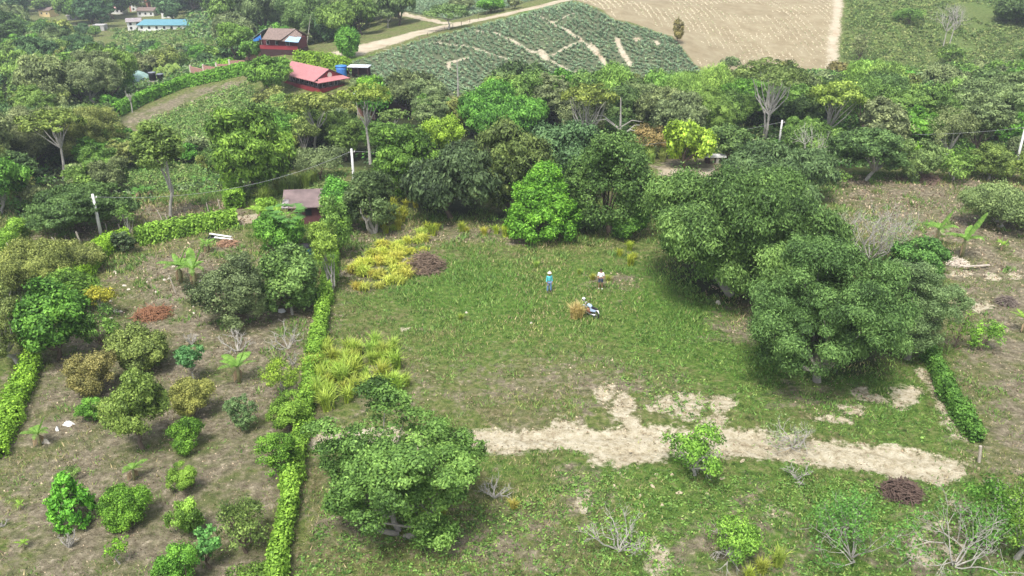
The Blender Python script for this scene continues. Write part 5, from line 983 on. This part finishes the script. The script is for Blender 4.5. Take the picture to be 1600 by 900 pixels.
# ------------------------------------------------------------------ motorcycle
def motorcycle():
    p = Wp(921, 494); root = empty('motorcycle', p, 'parked motorcycle with pale blue-white panels beside the dry grass tuft', 'motorcycle', rz=math.radians(-38)+PI); root.rotation_euler = (math.radians(8), 0, math.radians(130))
    RUB = flat('tyre_rubber', (.02,.02,.02), .8, .1); CH = flat('bare_metal', (.5,.5,.52), .3, .1, metal=.8); PAN = flat('pale_blue_panel', (.36,.46,.62), .35, .1); RUST = flat('red_brown_engine', (.24,.09,.06), .6, .4)
    for x in (-.62, .66):
        m = MB(); n = 20
        m.tube([(x+.29*math.cos(a), 0, .31+.29*math.sin(a)) for a in np.linspace(0, 2*PI, n)], .05, 7, False); wh = m.build('wheel', RUB, root, True)
        m = MB(); m.tube([(x+.24*math.cos(a), 0, .31+.24*math.sin(a)) for a in np.linspace(0, 2*PI, n)], .015, 5, False)
        for k in range(6): a = k*PI/3; m.tube([(x, 0, .31), (x+.24*math.cos(a), 0, .31+.24*math.sin(a))], .008, 4)
        m.tube([(x, -.06, .31), (x, .06, .31)], .04, 8); m.build('rim', CH, wh)
    m = MB(); m.tube([(.66,.07,.31),(.52,.07,.72),(.46,.05,.95)], .022, 6); m.tube([(.66,-.07,.31),(.52,-.07,.72),(.46,-.05,.95)], .022, 6); m.tube([(.46,-.07,.93),(.46,.07,.93)], .03, 6); m.build('fork', CH, root)
    MB().tube([(.32,-.36,1.03),(.40,-.2,1.05),(.45,0,.98),(.40,.2,1.05),(.32,.36,1.03)], .015, 6).build('handlebar', DARKW, root)
    for s in (-1, 1): MB().tube([(.40,.24*s,1.05),(.42,.27*s,1.2),(.42,.34*s,1.24),(.42,.27*s,1.26)], [.008,.01,.05,.02], 6).build('mirror', BLACK, root)
    MB().tube([(.50,0,.9),(.60,0,.9)], [.10,.08], 12).build('headlight', WHITEP, root, True)
    m = MB(); m.tube([(-.15,0,.70),(.05,0,.80),(.25,0,.82),(.38,0,.76)], [.10,.15,.15,.07], 10); m.build('fuel_tank', PAN, root, True)
    m = MB(); m.tube([(-.72,0,.80),(-.45,0,.76),(-.15,0,.74),(0,0,.78)], [.06,.11,.11,.07], 8); m.build('seat', BLACK, root, True)
    for s in (-1, 1): MB().slab([(-.7,.11*s,.72),(-.05,.12*s,.70),(-.1,.13*s,.48),(-.55,.12*s,.56)], .02).build('side_panel', PAN, root)
    MB().tube([(-.12,0,.40),(.2,0,.42),(.25,0,.62)], [.13,.15,.10], 8).build('engine', RUST, root, True)
    MB().tube([(.25,.13,.3),(-.1,.15,.24),(-.7,.16,.36)], [.03,.04,.055], 8).build('exhaust', CH, root, True)
    MB().tube([(.86,0,.5),(.72,0,.66),(.55,0,.68),(.42,0,.55)], [.03,.06,.06,.03], 6).build('front_mudguard', PAN, root, True); MB().tube([(-.92,0,.5),(-.78,0,.68),(-.55,0,.7)], [.03,.06,.06], 6).build('rear_mudguard', WHITEP, root, True)
    MB().tube([(.4,0,.85),(0,0,.55),(-.3,0,.6),(-.62,0,.31)], .025, 6).build('frame', DARKW, root); MB().tube([(-.05,-.1,.3),(-.12,-.28,.02)], .012, 5).build('kickstand', CH, root)
    h = Wp(921, 494)+np.array([-.42, .62, 1.12]); hr = empty('helmet', h, 'white and black helmet hanging on the motorcycle handlebar', 'helmet')
    MB().lathe([(.09,-.12),(.13,-.06),(.145,.02),(.12,.10),(.07,.145),(.01,.155)], 16).build('shell', WHITE, hr, True); MB().lathe([(.147,-.02),(.150,.03),(.144,.055)], 16).build('visor', BLACK, hr, True)
motorcycle()
# ------------------------------------------------------------------ woods of separate trees, each with a label from its look and nearest landmark
LM = [((480,120),'the red roofed house'),((420,78),'the tiled-roof timber house'),((262,45),'the blue-roofed warehouse'),((215,14),'the cream apartment block'),((215,125),'the round gazebo'),((245,125),'the twin black tanks'),((72,24),'the yellow walled house'),
      ((140,48),'the long low white building'),((0,145),'the cottage at the left edge'),((88,230),'the forked white trunk in the left valley'),((145,330),'the leaning left white pole'),((390,230),'the tall yellow-flecked tree'),((245,225),'the twin-trunked tree'),
      ((550,250),'the middle white pole'),((573,170),'the brick hut'),((716,130),'the dead white pole-like trunk'),((918,190),'the vase-shaped pale-limbed tree'),((966,190),'the dead trunk with drooping limbs'),((1080,215),'the lime tree'),((1205,160),'the three-trunked tree'),
      ((1312,170),'the yellow flat-topped tree'),((1435,175),'the wide layered tree'),((1590,235),'the right white pole'),((1446,270),'the far brown field brush pile'),((1475,60),'the two bare white trees'),((345,120),'the brick wall'),((300,130),'the long curving hedge'),((570,25),'the far field path'),
      ((300,320),'the brown pasture'),((1300,90),'the corner of the pale field'),((1000,110),'the pineapple slope foot'),((120,158),'the small white hut in the wood'),((40,60),'the left edge red house'),((830,170),'the gully behind the pyramid tree')]
_lab = {}
SHAPE = dict(leafy='bushy', mango='dense domed', feather='spreading feathery', airy='thin open', olive='fine-leaved', bamboo='arching', umbrella='flat-topped')
COLN = dict(dark='dark green', mid='mid green', green='fresh green', bright='bright green', olive='olive', grey='grey-green', deep='deep green', bamboo='light green', pale='pale green', brown='brownish', blue='blue-green', yellow='yellow-green', lime='lime')
ORD = ['', 'second ', 'third ', 'fourth ', 'fifth ', 'sixth ', 'seventh ', 'eighth ', 'ninth ', 'tenth ', 'eleventh ', 'twelfth ']
def wood(region, rmin, rmax, kinds, cols, n, group, seed, clear=(1.0, 3.0), asp=(.7, 1.0), gap=.85, word='tree', trunkp=.9, limit=None):
    rng = np.random.default_rng(seed); P = ('poly', np.array([Wp(u, v)[:2] for u, v in region])); b0 = P[1].min(0); b1 = P[1].max(0); made = []; tries = 0
    while len(made) < n and tries < 6000:
        tries += 1; x, y = rng.uniform(b0[0], b1[0]), rng.uniform(b0[1], b1[1])
        if sdist(P, np.array([x]), np.array([y]))[0] < 0: continue
        R = rng.uniform(rmin, rmax)
        if any(math.hypot(x-a, y-b) < (R+r)*gap*.8 for a, b, r, *_ in PLACED): continue
        k = kinds[rng.integers(len(kinds))]; c = cols[rng.integers(len(cols))]; A = R*rng.uniform(*asp); cl = rng.uniform(*clear); z = float(terr(x, y))
        u, v, _ = proj((x, y, z+cl+A))
        if u < -60 or u > 1660 or v < -40: continue
        s_ = F/_; rw = R*s_; rh = math.hypot(R*.25, A)*s_
        if any(u+rw*.85 > k_[0] and u-rw*.85 < k_[2] and v+rh > k_[1] and v-rh*.9 < k_[3] and y < k_[4] for k_ in KEEP): continue
        root = tree(None, k, c, 'x', cl, word, 'bush' if word == 'bush' else 'tree' if word == 'tree' else 'bamboo_clump', group, PALE if rng.uniform() < .25 else BARK, n=7, pos=(x, y, R, A), trunk=rng.uniform() < trunkp)
        root['_px'] = R*s_; WG.add(group); made.append((root, u, v, k, c, R))
    for root, u, v, k, c, R in made:
        d = [math.hypot(u-a[0], (v-a[1])*1.6) for a, _ in LM]; i = int(np.argmin(d)); (a, b), nm = LM[i]
        rel = 'left of' if u-a < -abs(v-b) else 'right of' if u-a > abs(v-b) else 'behind' if v < b else 'in front of'
        rel = ('far ' if d[i] > 75 and rel in ('left of', 'right of') else '')+rel
        sz = 'big ' if R > rmin+(rmax-rmin)*.66 else 'small ' if R < rmin+(rmax-rmin)*.33 else ''
        key = (sz, c, k, rel, nm); _lab.setdefault(key, []).append((d[i], root, word))
def finish_labels():
    by = {}
    for (sz, c, k, rel, nm), L in _lab.items():
        body = f'{sz}{COLN[c]} {SHAPE[k]} {word_of(L)} {rel} {nm}'
        if len(body.split()) > 13: body = f'{COLN[c]} {word_of(L)} {rel} {nm}'
        by.setdefault(body, []).extend(L)
    for body, L in by.items():
        L.sort(key=lambda q: q[0])
        for j, (d, root, word) in enumerate(L): root['label'] = body if len(L) == 1 else body+', '+('nearest' if j == 0 else (ORD[j].strip() if j < 12 else f'{j+1}th')+' nearest')
def word_of(L): return L[0][2]
def merge_smallest(keep=296):
    """beyond about 300 trees the smallest far ones read as one mass of woodland"""
    T_ = [o for o in bpy.data.objects if o.parent is None and o.name.split('.')[0] == 'tree']; heroes = [o for o in T_ if not (o.get('group') or '') in WG]
    W_ = [o for o in T_ if (o.get('group') or '') in WG]; sz = {o.name: o['_px'] for o in W_}; W_.sort(key=lambda o: -sz[o.name]); drop = W_[max(0, keep-len(heroes)):]
    Q = []; vs = []; cs = []; mb = MB()
    for o in drop:
        for c in [c for c in bpy.data.objects if c.parent == o]:
            if c.name.startswith('crown'):
                me = c.data; co = np.zeros(len(me.vertices)*3, np.float32); me.vertices.foreach_get('co', co); co = co.reshape(-1, 3)*np.array(c.scale); t = c.rotation_euler[2]
                x = co[:, 0]*math.cos(t)-co[:, 1]*math.sin(t); y = co[:, 0]*math.sin(t)+co[:, 1]*math.cos(t); co = np.stack([x, y, co[:, 2]], 1)+np.array(c.location)+np.array(o.location)
                v = np.zeros(len(me.polygons), np.float32); me.attributes['v'].data.foreach_get('value', v); Q.append(co.reshape(-1, 4, 3)); vs.append(v); cs.append(np.tile(np.array(c.color)[:3], (len(v), 1)))
            bpy.data.objects.remove(c)
        bpy.data.objects.remove(o)
    if Q: tag(link('distant_woodland', fmesh('distant_woodland', np.concatenate(Q), 4, np.concatenate(vs), np.concatenate(cs)), LEAFC), 'hazy far woodland of small tree crowns behind the houses and in the valley', 'woodland', kind='stuff')
WG = set()
W1 = 'trees of the left valley wood'
wood([(-30,150),(40,120),(150,125),(185,165),(170,215),(230,235),(330,235),(340,290),(200,300),(60,335),(-30,345)], 3.2, 5.6, ['leafy','feather','feather','airy','mango','olive'], ['mid','grey','olive','mid','green','blue','deep'], 62, W1, 11, (.6,3.5), gap=.72)
wood([(-30,60),(60,66),(150,72),(370,78),(375,105),(300,112),(280,120),(200,138),(190,170),(150,150),(60,120),(-30,150)], 3.2, 6.2, ['leafy','feather','mango','airy','olive'], ['mid','grey','blue','grey','olive','deep'], 50, 'trees of the middle valley wood', 12, (1,4), gap=.72)
wood([(-30,18),(60,30),(170,34),(160,48),(-30,46)], 5, 8, ['leafy','feather','mango'], ['grey','blue','mid'], 8, 'trees around the far settlement', 13, (1,5), gap=.75)
wood([(160,20),(280,8),(600,-8),(570,20),(520,50),(480,72),(395,70),(345,72),(330,44),(320,30),(160,32)], 4.5, 7.8, ['leafy','feather','mango','olive'], ['grey','blue','mid','grey','deep'], 46, 'trees of the far wood behind the houses', 14, (1,4), gap=.72)
wood([(480,75),(560,58),(640,38),(600,25),(520,45)], 3, 5, ['leafy','mango','olive'], ['grey','blue','deep','mid'], 12, 'trees above the ridge road', 15, (.5,2), gap=.7)
wood([(430,180),(560,175),(620,178),(700,160),(720,185),(700,215),(580,240),(560,262),(470,262),(400,300),(355,300),(400,200)], 2.4, 4.2, ['leafy','feather','airy','olive'], ['mid','grey','olive','mid','green'], 34, 'trees of the slope below the red house', 16, (.4,2), gap=.72)
wood([(690,160),(860,150),(960,150),(1000,190),(1060,215),(1060,235),(900,215),(700,215)], 2.8, 4.2, ['leafy','mango','feather'], ['mid','deep','grey','green'], 16, 'trees of the gully', 17, (.3,1.5), gap=.72)
wood([(930,160),(1010,140),(1100,128),(1150,130),(1160,160),(1120,190),(1010,195),(950,185)], 3.0, 4.4, ['bamboo'], ['bamboo'], 20, 'bamboo clumps left of the three-trunked tree', 18, (1.2,2.6), (1.0,1.3), .62, 'bamboo clump', .3)
wood([(1270,118),(1330,112),(1440,118),(1470,140),(1380,185),(1300,165),(1280,140)], 3.0, 4.4, ['bamboo'], ['bamboo'], 20, 'bamboo clumps right of the yellow flat-topped tree', 19, (1.2,2.6), (1.0,1.3), .62, 'bamboo clump', .3)
wood([(1120,160),(1290,155),(1420,190),(1500,160),(1620,130),(1660,250),(1330,262),(1130,240),(1100,220)], 2.6, 4.4, ['leafy','feather','airy','olive'], ['mid','grey','mid','green','deep'], 42, 'trees of the right thicket', 20, (.4,2), gap=.72)
wood([(1470,105),(1640,100),(1650,135),(1490,140)], 2.2, 3.6, ['leafy','olive','airy'], ['mid','grey','green'], 14, 'bushes at the foot of the grassy hill', 21, (.2,1), gap=.8)
wood([(-30,150),(150,125),(185,185),(190,225),(330,235),(440,190),(560,180),(620,230),(540,262),(400,300),(340,302),(200,303),(60,335),(-30,345)], 1.2, 2.6, ['leafy','airy','olive','feather'], ['mid','grey','olive','green','deep'], 110, 'small trees and bushes of the left valley floor', 23, (.1,.8), gap=.7, word='bush')
wood([(-30,44),(100,48),(160,56),(345,56),(480,70),(470,95),(380,98),(200,100),(-30,70)], 1.6, 3.4, ['leafy','mango','olive'], ['mid','grey','blue','green'], 60, 'small trees around the far gardens', 24, (.2,1), gap=.8, word='bush')
wood([(-30,0),(330,-4),(330,36),(200,34),(60,38),(-30,44)], 3.0, 5.5, ['leafy','mango','feather'], ['grey','blue','mid'], 40, 'trees between the far houses', 25, (.5,2), gap=.8)
wood([(700,160),(1130,135),(1300,120),(1640,110),(1660,250),(1330,262),(1120,235),(900,215),(700,210)], 1.2, 2.4, ['leafy','airy','olive'], ['mid','grey','olive','green'], 50, 'small bushes of the gully', 26, (.1,.6), gap=.7, word='bush')
finish_labels()
merge_smallest()
for o in bpy.data.objects:
    if '_px' in o: del o['_px']
# ------------------------------------------------------------------ uncountable growth
def scatter_pts(reg, n, seed, world=False):
    rng = np.random.default_rng(seed); P = ('poly', np.array([Wp(u, v)[:2] for u, v in reg])); b0 = P[1].min(0); b1 = P[1].max(0); X = rng.uniform(b0[0], b1[0], n); Y = rng.uniform(b0[1], b1[1], n)
    k = sdist(P, X, Y) > 0; return X[k], Y[k], rng
def colv(rng, n, cols, noise):
    c = np.array(cols); i = np.clip((noise*len(c)).astype(int), 0, len(c)-1); return c[i]*rng.uniform(.85, 1.15, (n, 1))
def under(regs, dens, seed, rad, label, cols, L=.5, name='undergrowth', cat='undergrowth', per=22, flat_=.8):
    Qs = []; cs = []; vs = []
    for r in regs:
        X, Y, rng = scatter_pts(r, dens, seed); seed += 1; keep = fbm(X, Y, 9, seed) > .36; X, Y = X[keep], Y[keep]; n = len(X)
        R = rad*rng.uniform(.4, 1.3, n)*np.clip(Y/120, .8, 2); lf = L*np.clip(Y/120, .7, 2.6)
        d = unit(rng.normal(size=(n, per, 3))+[0, 0, .7]); d[..., 2] = np.abs(d[..., 2])
        P = np.stack([X, Y, terr(X, Y)-.1], 1)[:, None]+d*R[:, None, None]*rng.uniform(.6, 1, (n, per, 1))*np.array([1, 1, flat_])
        Lr = np.repeat(lf, per)[:, None]; Qs.append(leafquads(P.reshape(-1, 3), (d+rng.normal(size=d.shape)*.4).reshape(-1, 3), Lr, Lr*.5, rng, .2))
        c = colv(rng, n, cols, rng.uniform(0, 1, n)); cs.append(np.repeat(c, per, 0)); vs.append(np.clip(np.repeat(rng.uniform(.25, .7, n), per)+rng.normal(0, .15, n*per), 0, 1))
    o = link(name, fmesh(name, np.concatenate(Qs), 4, np.concatenate(vs), np.concatenate(cs)), LEAFC); return tag(o, label, cat, kind='stuff')
GC = [tuple(1.2*q for q in GRN[k_]) for k_ in ('mid','grey','olive','mid','green','deep')]
GC_ = [GRN['mid'], GRN['grey'], GRN['olive'], GRN['mid'], GRN['green'], GRN['deep']]
under([[(-60,70),(375,82),(300,125),(190,175),(170,215),(230,230),(330,235),(400,190),(560,175),(700,160),(720,200),(600,260),(400,300),(340,300),(60,345),(-60,345)], [(-60,70),(375,82),(300,125),(190,175),(-60,250)], [(300,60),(480,72),(560,50),(600,-5),(300,0)]], 15000, 31, 1.7, 'tangled bushes and saplings filling the floor of the left valley wood', GC, .55)
under([[(690,150),(880,140),(1100,125),(1300,115),(1470,112),(1640,105),(1700,255),(1330,262),(1120,240),(900,215),(700,210)]], 9000, 36, 1.6, 'tangled bushes filling the gully and right thicket floor', GC, .5)
under([[(1312,108),(1325,-15),(1700,-15),(1700,118)]], 9000, 41, .55, 'knee-high weeds and tall grass tufts covering the grassy hill', [(.11,.17,.05),(.15,.20,.06),(.19,.22,.08),(.09,.15,.04),(.14,.19,.06)], .3, 'hill_weeds', 'weeds', 14, .9)
under([[(395,305),(490,268),(540,270),(530,300),(440,330)], [(270,180),(385,130),(400,180),(320,230),(220,210)], [(160,45),(345,42),(370,64),(300,78),(200,74)]], 1500, 45, .7, 'coarse meadow weeds on the bank and behind the shed', [(.14,.21,.06),(.10,.19,.045),(.18,.22,.08)], .35, 'meadow_weeds', 'weeds', 14, .7)
under([[(980,735),(1300,745),(1540,770),(1640,780),(1640,960),(980,960)], [(520,740),(980,735),(980,960),(440,960)], [(1050,450),(1180,560),(1440,600),(1520,700),(1300,690),(1000,640),(950,560)]], 2600, 71, .42, 'low leafy weed clumps in the rough ground below and above the sandy track', [(.10,.20,.04),(.13,.24,.05),(.085,.16,.04),(.16,.24,.06)], .24, 'weed_clumps', 'weeds', 12, .7)
under([[(-20,430),(480,430),(480,600),(420,900),(-20,900)], [(1500,300),(1640,300),(1640,730),(1530,690),(1480,480)], [(560,380),(1000,380),(1080,520),(900,640),(520,640)]], 1700, 75, .34, 'sparse low weed clumps on the orchard floor, the lawn and the right plot', [(.10,.19,.045),(.14,.22,.06),(.17,.22,.07)], .2, 'sparse_weeds', 'weeds', 9, .6)
def blades(name, label, reg, n, seed, size, colfn, cat='grass', tri_w=.16):
    X, Y, rng = scatter_pts(reg, n, seed); M = masks(X, Y); keep, col, hs = colfn(X, Y, M, rng); X, Y, col, hs = X[keep], Y[keep], col[keep], hs[keep]; n = len(X)
    a = rng.uniform(0, 2*PI, n); sz = size*hs*rng.uniform(.5, 1.5, n); ln = rng.uniform(-.8, .8, (n, 2))*sz[:, None]
    base = np.stack([X, Y, terr(X, Y)+(fbm(X, Y, 6, 3)-.5)*.35*np.clip(Y/100, .3, 3)-.02], 1); sd = np.stack([np.cos(a), np.sin(a), 0*a], 1)*(sz*tri_w)[:, None]
    tip = base+np.stack([ln[:, 0], ln[:, 1], sz], 1); o = link(name, fmesh(name, np.stack([base-sd, base+sd, tip], 1), 3, rng.uniform(.2, .8, n), col), LEAFC); return tag(o, label, cat, kind='stuff')
def lawn(X, Y, M, rng):
    n = len(X); nz = fbm(X, Y, 2.2, 21, 4); nl = fbm(X, Y, 9, 22, 3); bad = np.maximum(M['sand'], M['road']) > .42
    p = .55+.9*(nz-.5)*2+.35*M['lush']-.55*M['brown']; keep = (rng.uniform(size=n) < p) & (~bad | (rng.uniform(size=n) < .06)) & (M['forest'] < .7)
    g = np.array([[.115,.175,.045]]); l = np.array([[.09,.19,.034]]); d = np.array([[.27,.23,.12]]); y = np.array([[.21,.24,.075]])
    t = np.clip(M['lush']+(nl-.5)*2.2, 0, 1)[:, None]; c = g*(1-t)+l*t; t2 = (rng.uniform(size=n) < np.clip(.18+(.52-nl)*3.2+.35*M['brown'], .04, .8))[:, None]; c = np.where(t2, np.where(rng.uniform(size=(n, 1)) < .5, d, y), c)
    return keep, c*rng.uniform(.8, 1.25, (n, 1)), (.55+nz*.9)*np.clip(Y/55, .8, 1.6)
AREA = [(-120,1000),(-120,300),(500,300),(800,330),(1050,300),(1300,272),(1720,272),(1720,1000)]
under([[(195,258),(345,255),(345,302),(195,302)], [(225,195),(320,150),(385,130),(410,160),(330,232),(240,235)]], 1500, 81, 1.0, 'dense low growth on the bank below the curving hedge and at the valley edge', [(.14,.25,.06),(.17,.29,.07),(.19,.24,.08),(.11,.19,.05)], .3, 'bank_growth', 'undergrowth', 16, .7)
blades('short_grass', 'short patchy grass covering the lawn and the plots', AREA, 560000, 51, .17, lawn)
def weeds(X, Y, M, rng):
    n = len(X); nz = fbm(X, Y, 1.6, 27, 3); bad = np.maximum(M['sand'], M['road']) > .45; keep = (nz > .56+.16*M['brown']) & ~bad; c = np.where(rng.uniform(size=(n, 1)) < .6, [[.105,.20,.045]], [[.17,.24,.065]])*rng.uniform(.8, 1.2, (n, 1)); return keep, c, (.6+nz)*np.clip(Y/55, .8, 1.4)
blades('broad_weeds', 'broader weeds and grass tufts in loose patches over the plots', AREA, 420000, 52, .17, weeds, 'weeds', .2)
def crumbs(X, Y, M, rng):
    n = len(X); keep = (M['sand'] > .3) & (M['sand'] < .98) | ((M['sand'] > .3) & (rng.uniform(size=n) < .3)); c = np.where(rng.uniform(size=(n, 1)) < .6, [[.42,.36,.25]], [[.22,.17,.11]])*rng.uniform(.7, 1.2, (n, 1)); return keep, c, rng.uniform(.4, 1.2, n)
blades('soil_crumbs', 'crumbs of soil, pebbles and dry stalks on the sandy track and bare patches', [(430,560),(1600,560),(1640,960),(430,960)], 26000, 54, .07, crumbs, 'soil crumbs', .9)
# pineapple rows on the slope
def rows(reg, step, along, ang, seed, fn, keepfn, jit=.26):
    P = ('poly', np.array([Wp(u, v)[:2] for u, v in reg])); c = P[1].mean(0); r = np.hypot(*(P[1]-c).T).max(); rng = np.random.default_rng(seed)
    a, b = np.meshgrid(np.arange(-2*r if step < 1.2 else -r, r, step), np.arange(-r, r, along)); a = a.ravel(); b = b.ravel(); a = a+2.0*np.sin(b/22+a*.01)+(b*b)/(90.0 if step < 1.2 else 1e4)+rng.normal(0, jit, a.shape); b = b+rng.normal(0, .1, b.shape)
    X = c[0]+a*math.cos(ang)-b*math.sin(ang); Y = c[1]+a*math.sin(ang)+b*math.cos(ang); k = sdist(P, X, Y) > .3; X, Y = X[k], Y[k]; M = masks(X, Y); k = keepfn(M, X, Y, rng); return X[k], Y[k], rng
def pineapples(reg, ang, seed, label):
    X, Y, rng = rows(reg, 1.15, .62, ang, seed, None, lambda M, X, Y, r: (np.maximum(M['road'], M['sand']) < .4) & (r.uniform(size=len(X)) < .55+.7*fbm(X, Y, 7, 33))); n = len(X); per = 7
    a = rng.uniform(0, 2*PI, (n, 1))+np.arange(per)[None]*2*PI/per; ln = rng.uniform(.35, .62, (n, per)); base = np.stack([X, Y, terr(X, Y)-.02], 1)[:, None]+np.zeros((1, per, 1))
    sd = np.stack([-np.sin(a), np.cos(a), 0*a], -1)*.085; mid = base+np.stack([np.cos(a)*ln*.45, np.sin(a)*ln*.45, ln*.75], -1); tip = base+np.stack([np.cos(a)*ln*1.05, np.sin(a)*ln*1.05, ln*.95], -1)
    Q = np.stack([base-sd, base+sd, mid+sd, mid-sd], 2).reshape(-1, 4, 3); Q2 = np.stack([mid-sd, mid+sd, tip+sd*.1, tip-sd*.1], 2).reshape(-1, 4, 3); c = np.repeat(np.where(rng.uniform(size=(n, 1)) < .75, [[.15,.23,.13]], [[.20,.27,.14]]), per, 0)
    v = np.clip(np.repeat(rng.uniform(.3, .75, n), per)+rng.normal(0, .1, n*per), 0, 1); o = link('pineapple_crop', fmesh('pineapple_crop', np.concatenate([Q, Q2]), 4, np.concatenate([v, v]), np.concatenate([c, c])), LEAFC); tag(o, label, 'crop', kind='stuff')
pineapples([(520,104),(560,95),(640,68),(760,38),(850,14),(895,4),(960,32),(1050,58),(1085,102),(1105,115),(1080,140),(900,150),(640,150),(560,125)], .5, 61, 'rows of bluish green pineapple plants on the rounded slope')
pineapples([(585,18),(640,20),(705,32),(800,10),(880,-10),(600,-12)], .9, 62, 'rows of pineapple plants on the far side of the ridge road')
def straw(reg):
    X, Y, rng = rows(reg, 1.35, .42, .12, 63, None, lambda M, X, Y, r: (M['beige'] > .6) & (M['road'] < .4) & (fbm(X, Y, 12, 41) > .40), .14); n = len(X); z = terr(X, Y)+.02; s = rng.uniform(.07, .19, n)
    P = np.stack([X, Y, z], 1); q = lambda dx, dy, dz: P+np.stack([dx*s, dy*s, dz*s], 1); o_ = np.zeros(n)
    F_ = np.stack([q(-1+o_, -.8+o_, o_), q(1+o_, -.8+o_, o_), q(.4+o_, o_, .9+o_), q(-.4+o_, o_, .9+o_)], 1); G_ = np.stack([q(1+o_, .8+o_, o_), q(-1+o_, .8+o_, o_), q(-.4+o_, o_, .9+o_), q(.4+o_, o_, .9+o_)], 1)
    c = np.where(rng.uniform(size=(n, 1)) < .8, [[.42,.37,.26]], [[.24,.25,.13]]); o = link('planting_mounds', fmesh('planting_mounds', np.concatenate([F_, G_]), 4, np.tile(rng.uniform(.3, .6, n), 2), np.concatenate([c, c])), LEAFC); tag(o, 'dotted rows of straw-coloured planting mounds across the pale hillside field', 'crop rows', kind='stuff')
straw([(895,1),(935,-12),(1316,-12),(1300,50),(1295,106),(1200,106),(1110,110),(1085,98),(1050,56),(960,28)])
# fallen leaves and crumbs on the brown soil
def litter(X, Y, M, rng):
    n = len(X); keep = (M['brown'] > .3) & (rng.uniform(size=n) < .8); c = np.where(rng.uniform(size=(n, 1)) < .5, [[.38,.31,.21]], [[.16,.12,.08]])*rng.uniform(.6, 1.4, (n, 1)); return keep, c, np.full(n, .6)*np.clip(Y/55, .8, 1.5)
blades('leaf_litter', 'dry litter and dead grass on the brown soil', AREA, 160000, 53, .14, litter, 'leaf litter', .8)
# ------------------------------------------------------------------ air
hz = MB().box(-700, 700, -80, 1200, -60, 130).build('haze', None); m = bpy.data.materials.new('haze'); m.use_nodes = True; nt = m.node_tree; nt.nodes.remove(nt.nodes['Principled BSDF'])
pv = nt.nodes.new('ShaderNodeVolumePrincipled'); pv.inputs['Color'].default_value = (.80, .88, 1, 1); pv.inputs['Density'].default_value = .00042; pv.inputs['Anisotropy'].default_value = .2; nt.links.new(pv.outputs[0], nt.nodes['Material Output'].inputs['Volume'])
hz.data.materials.append(m); tag(hz, 'thin bluish air over the valley', 'haze', kind='stuff')
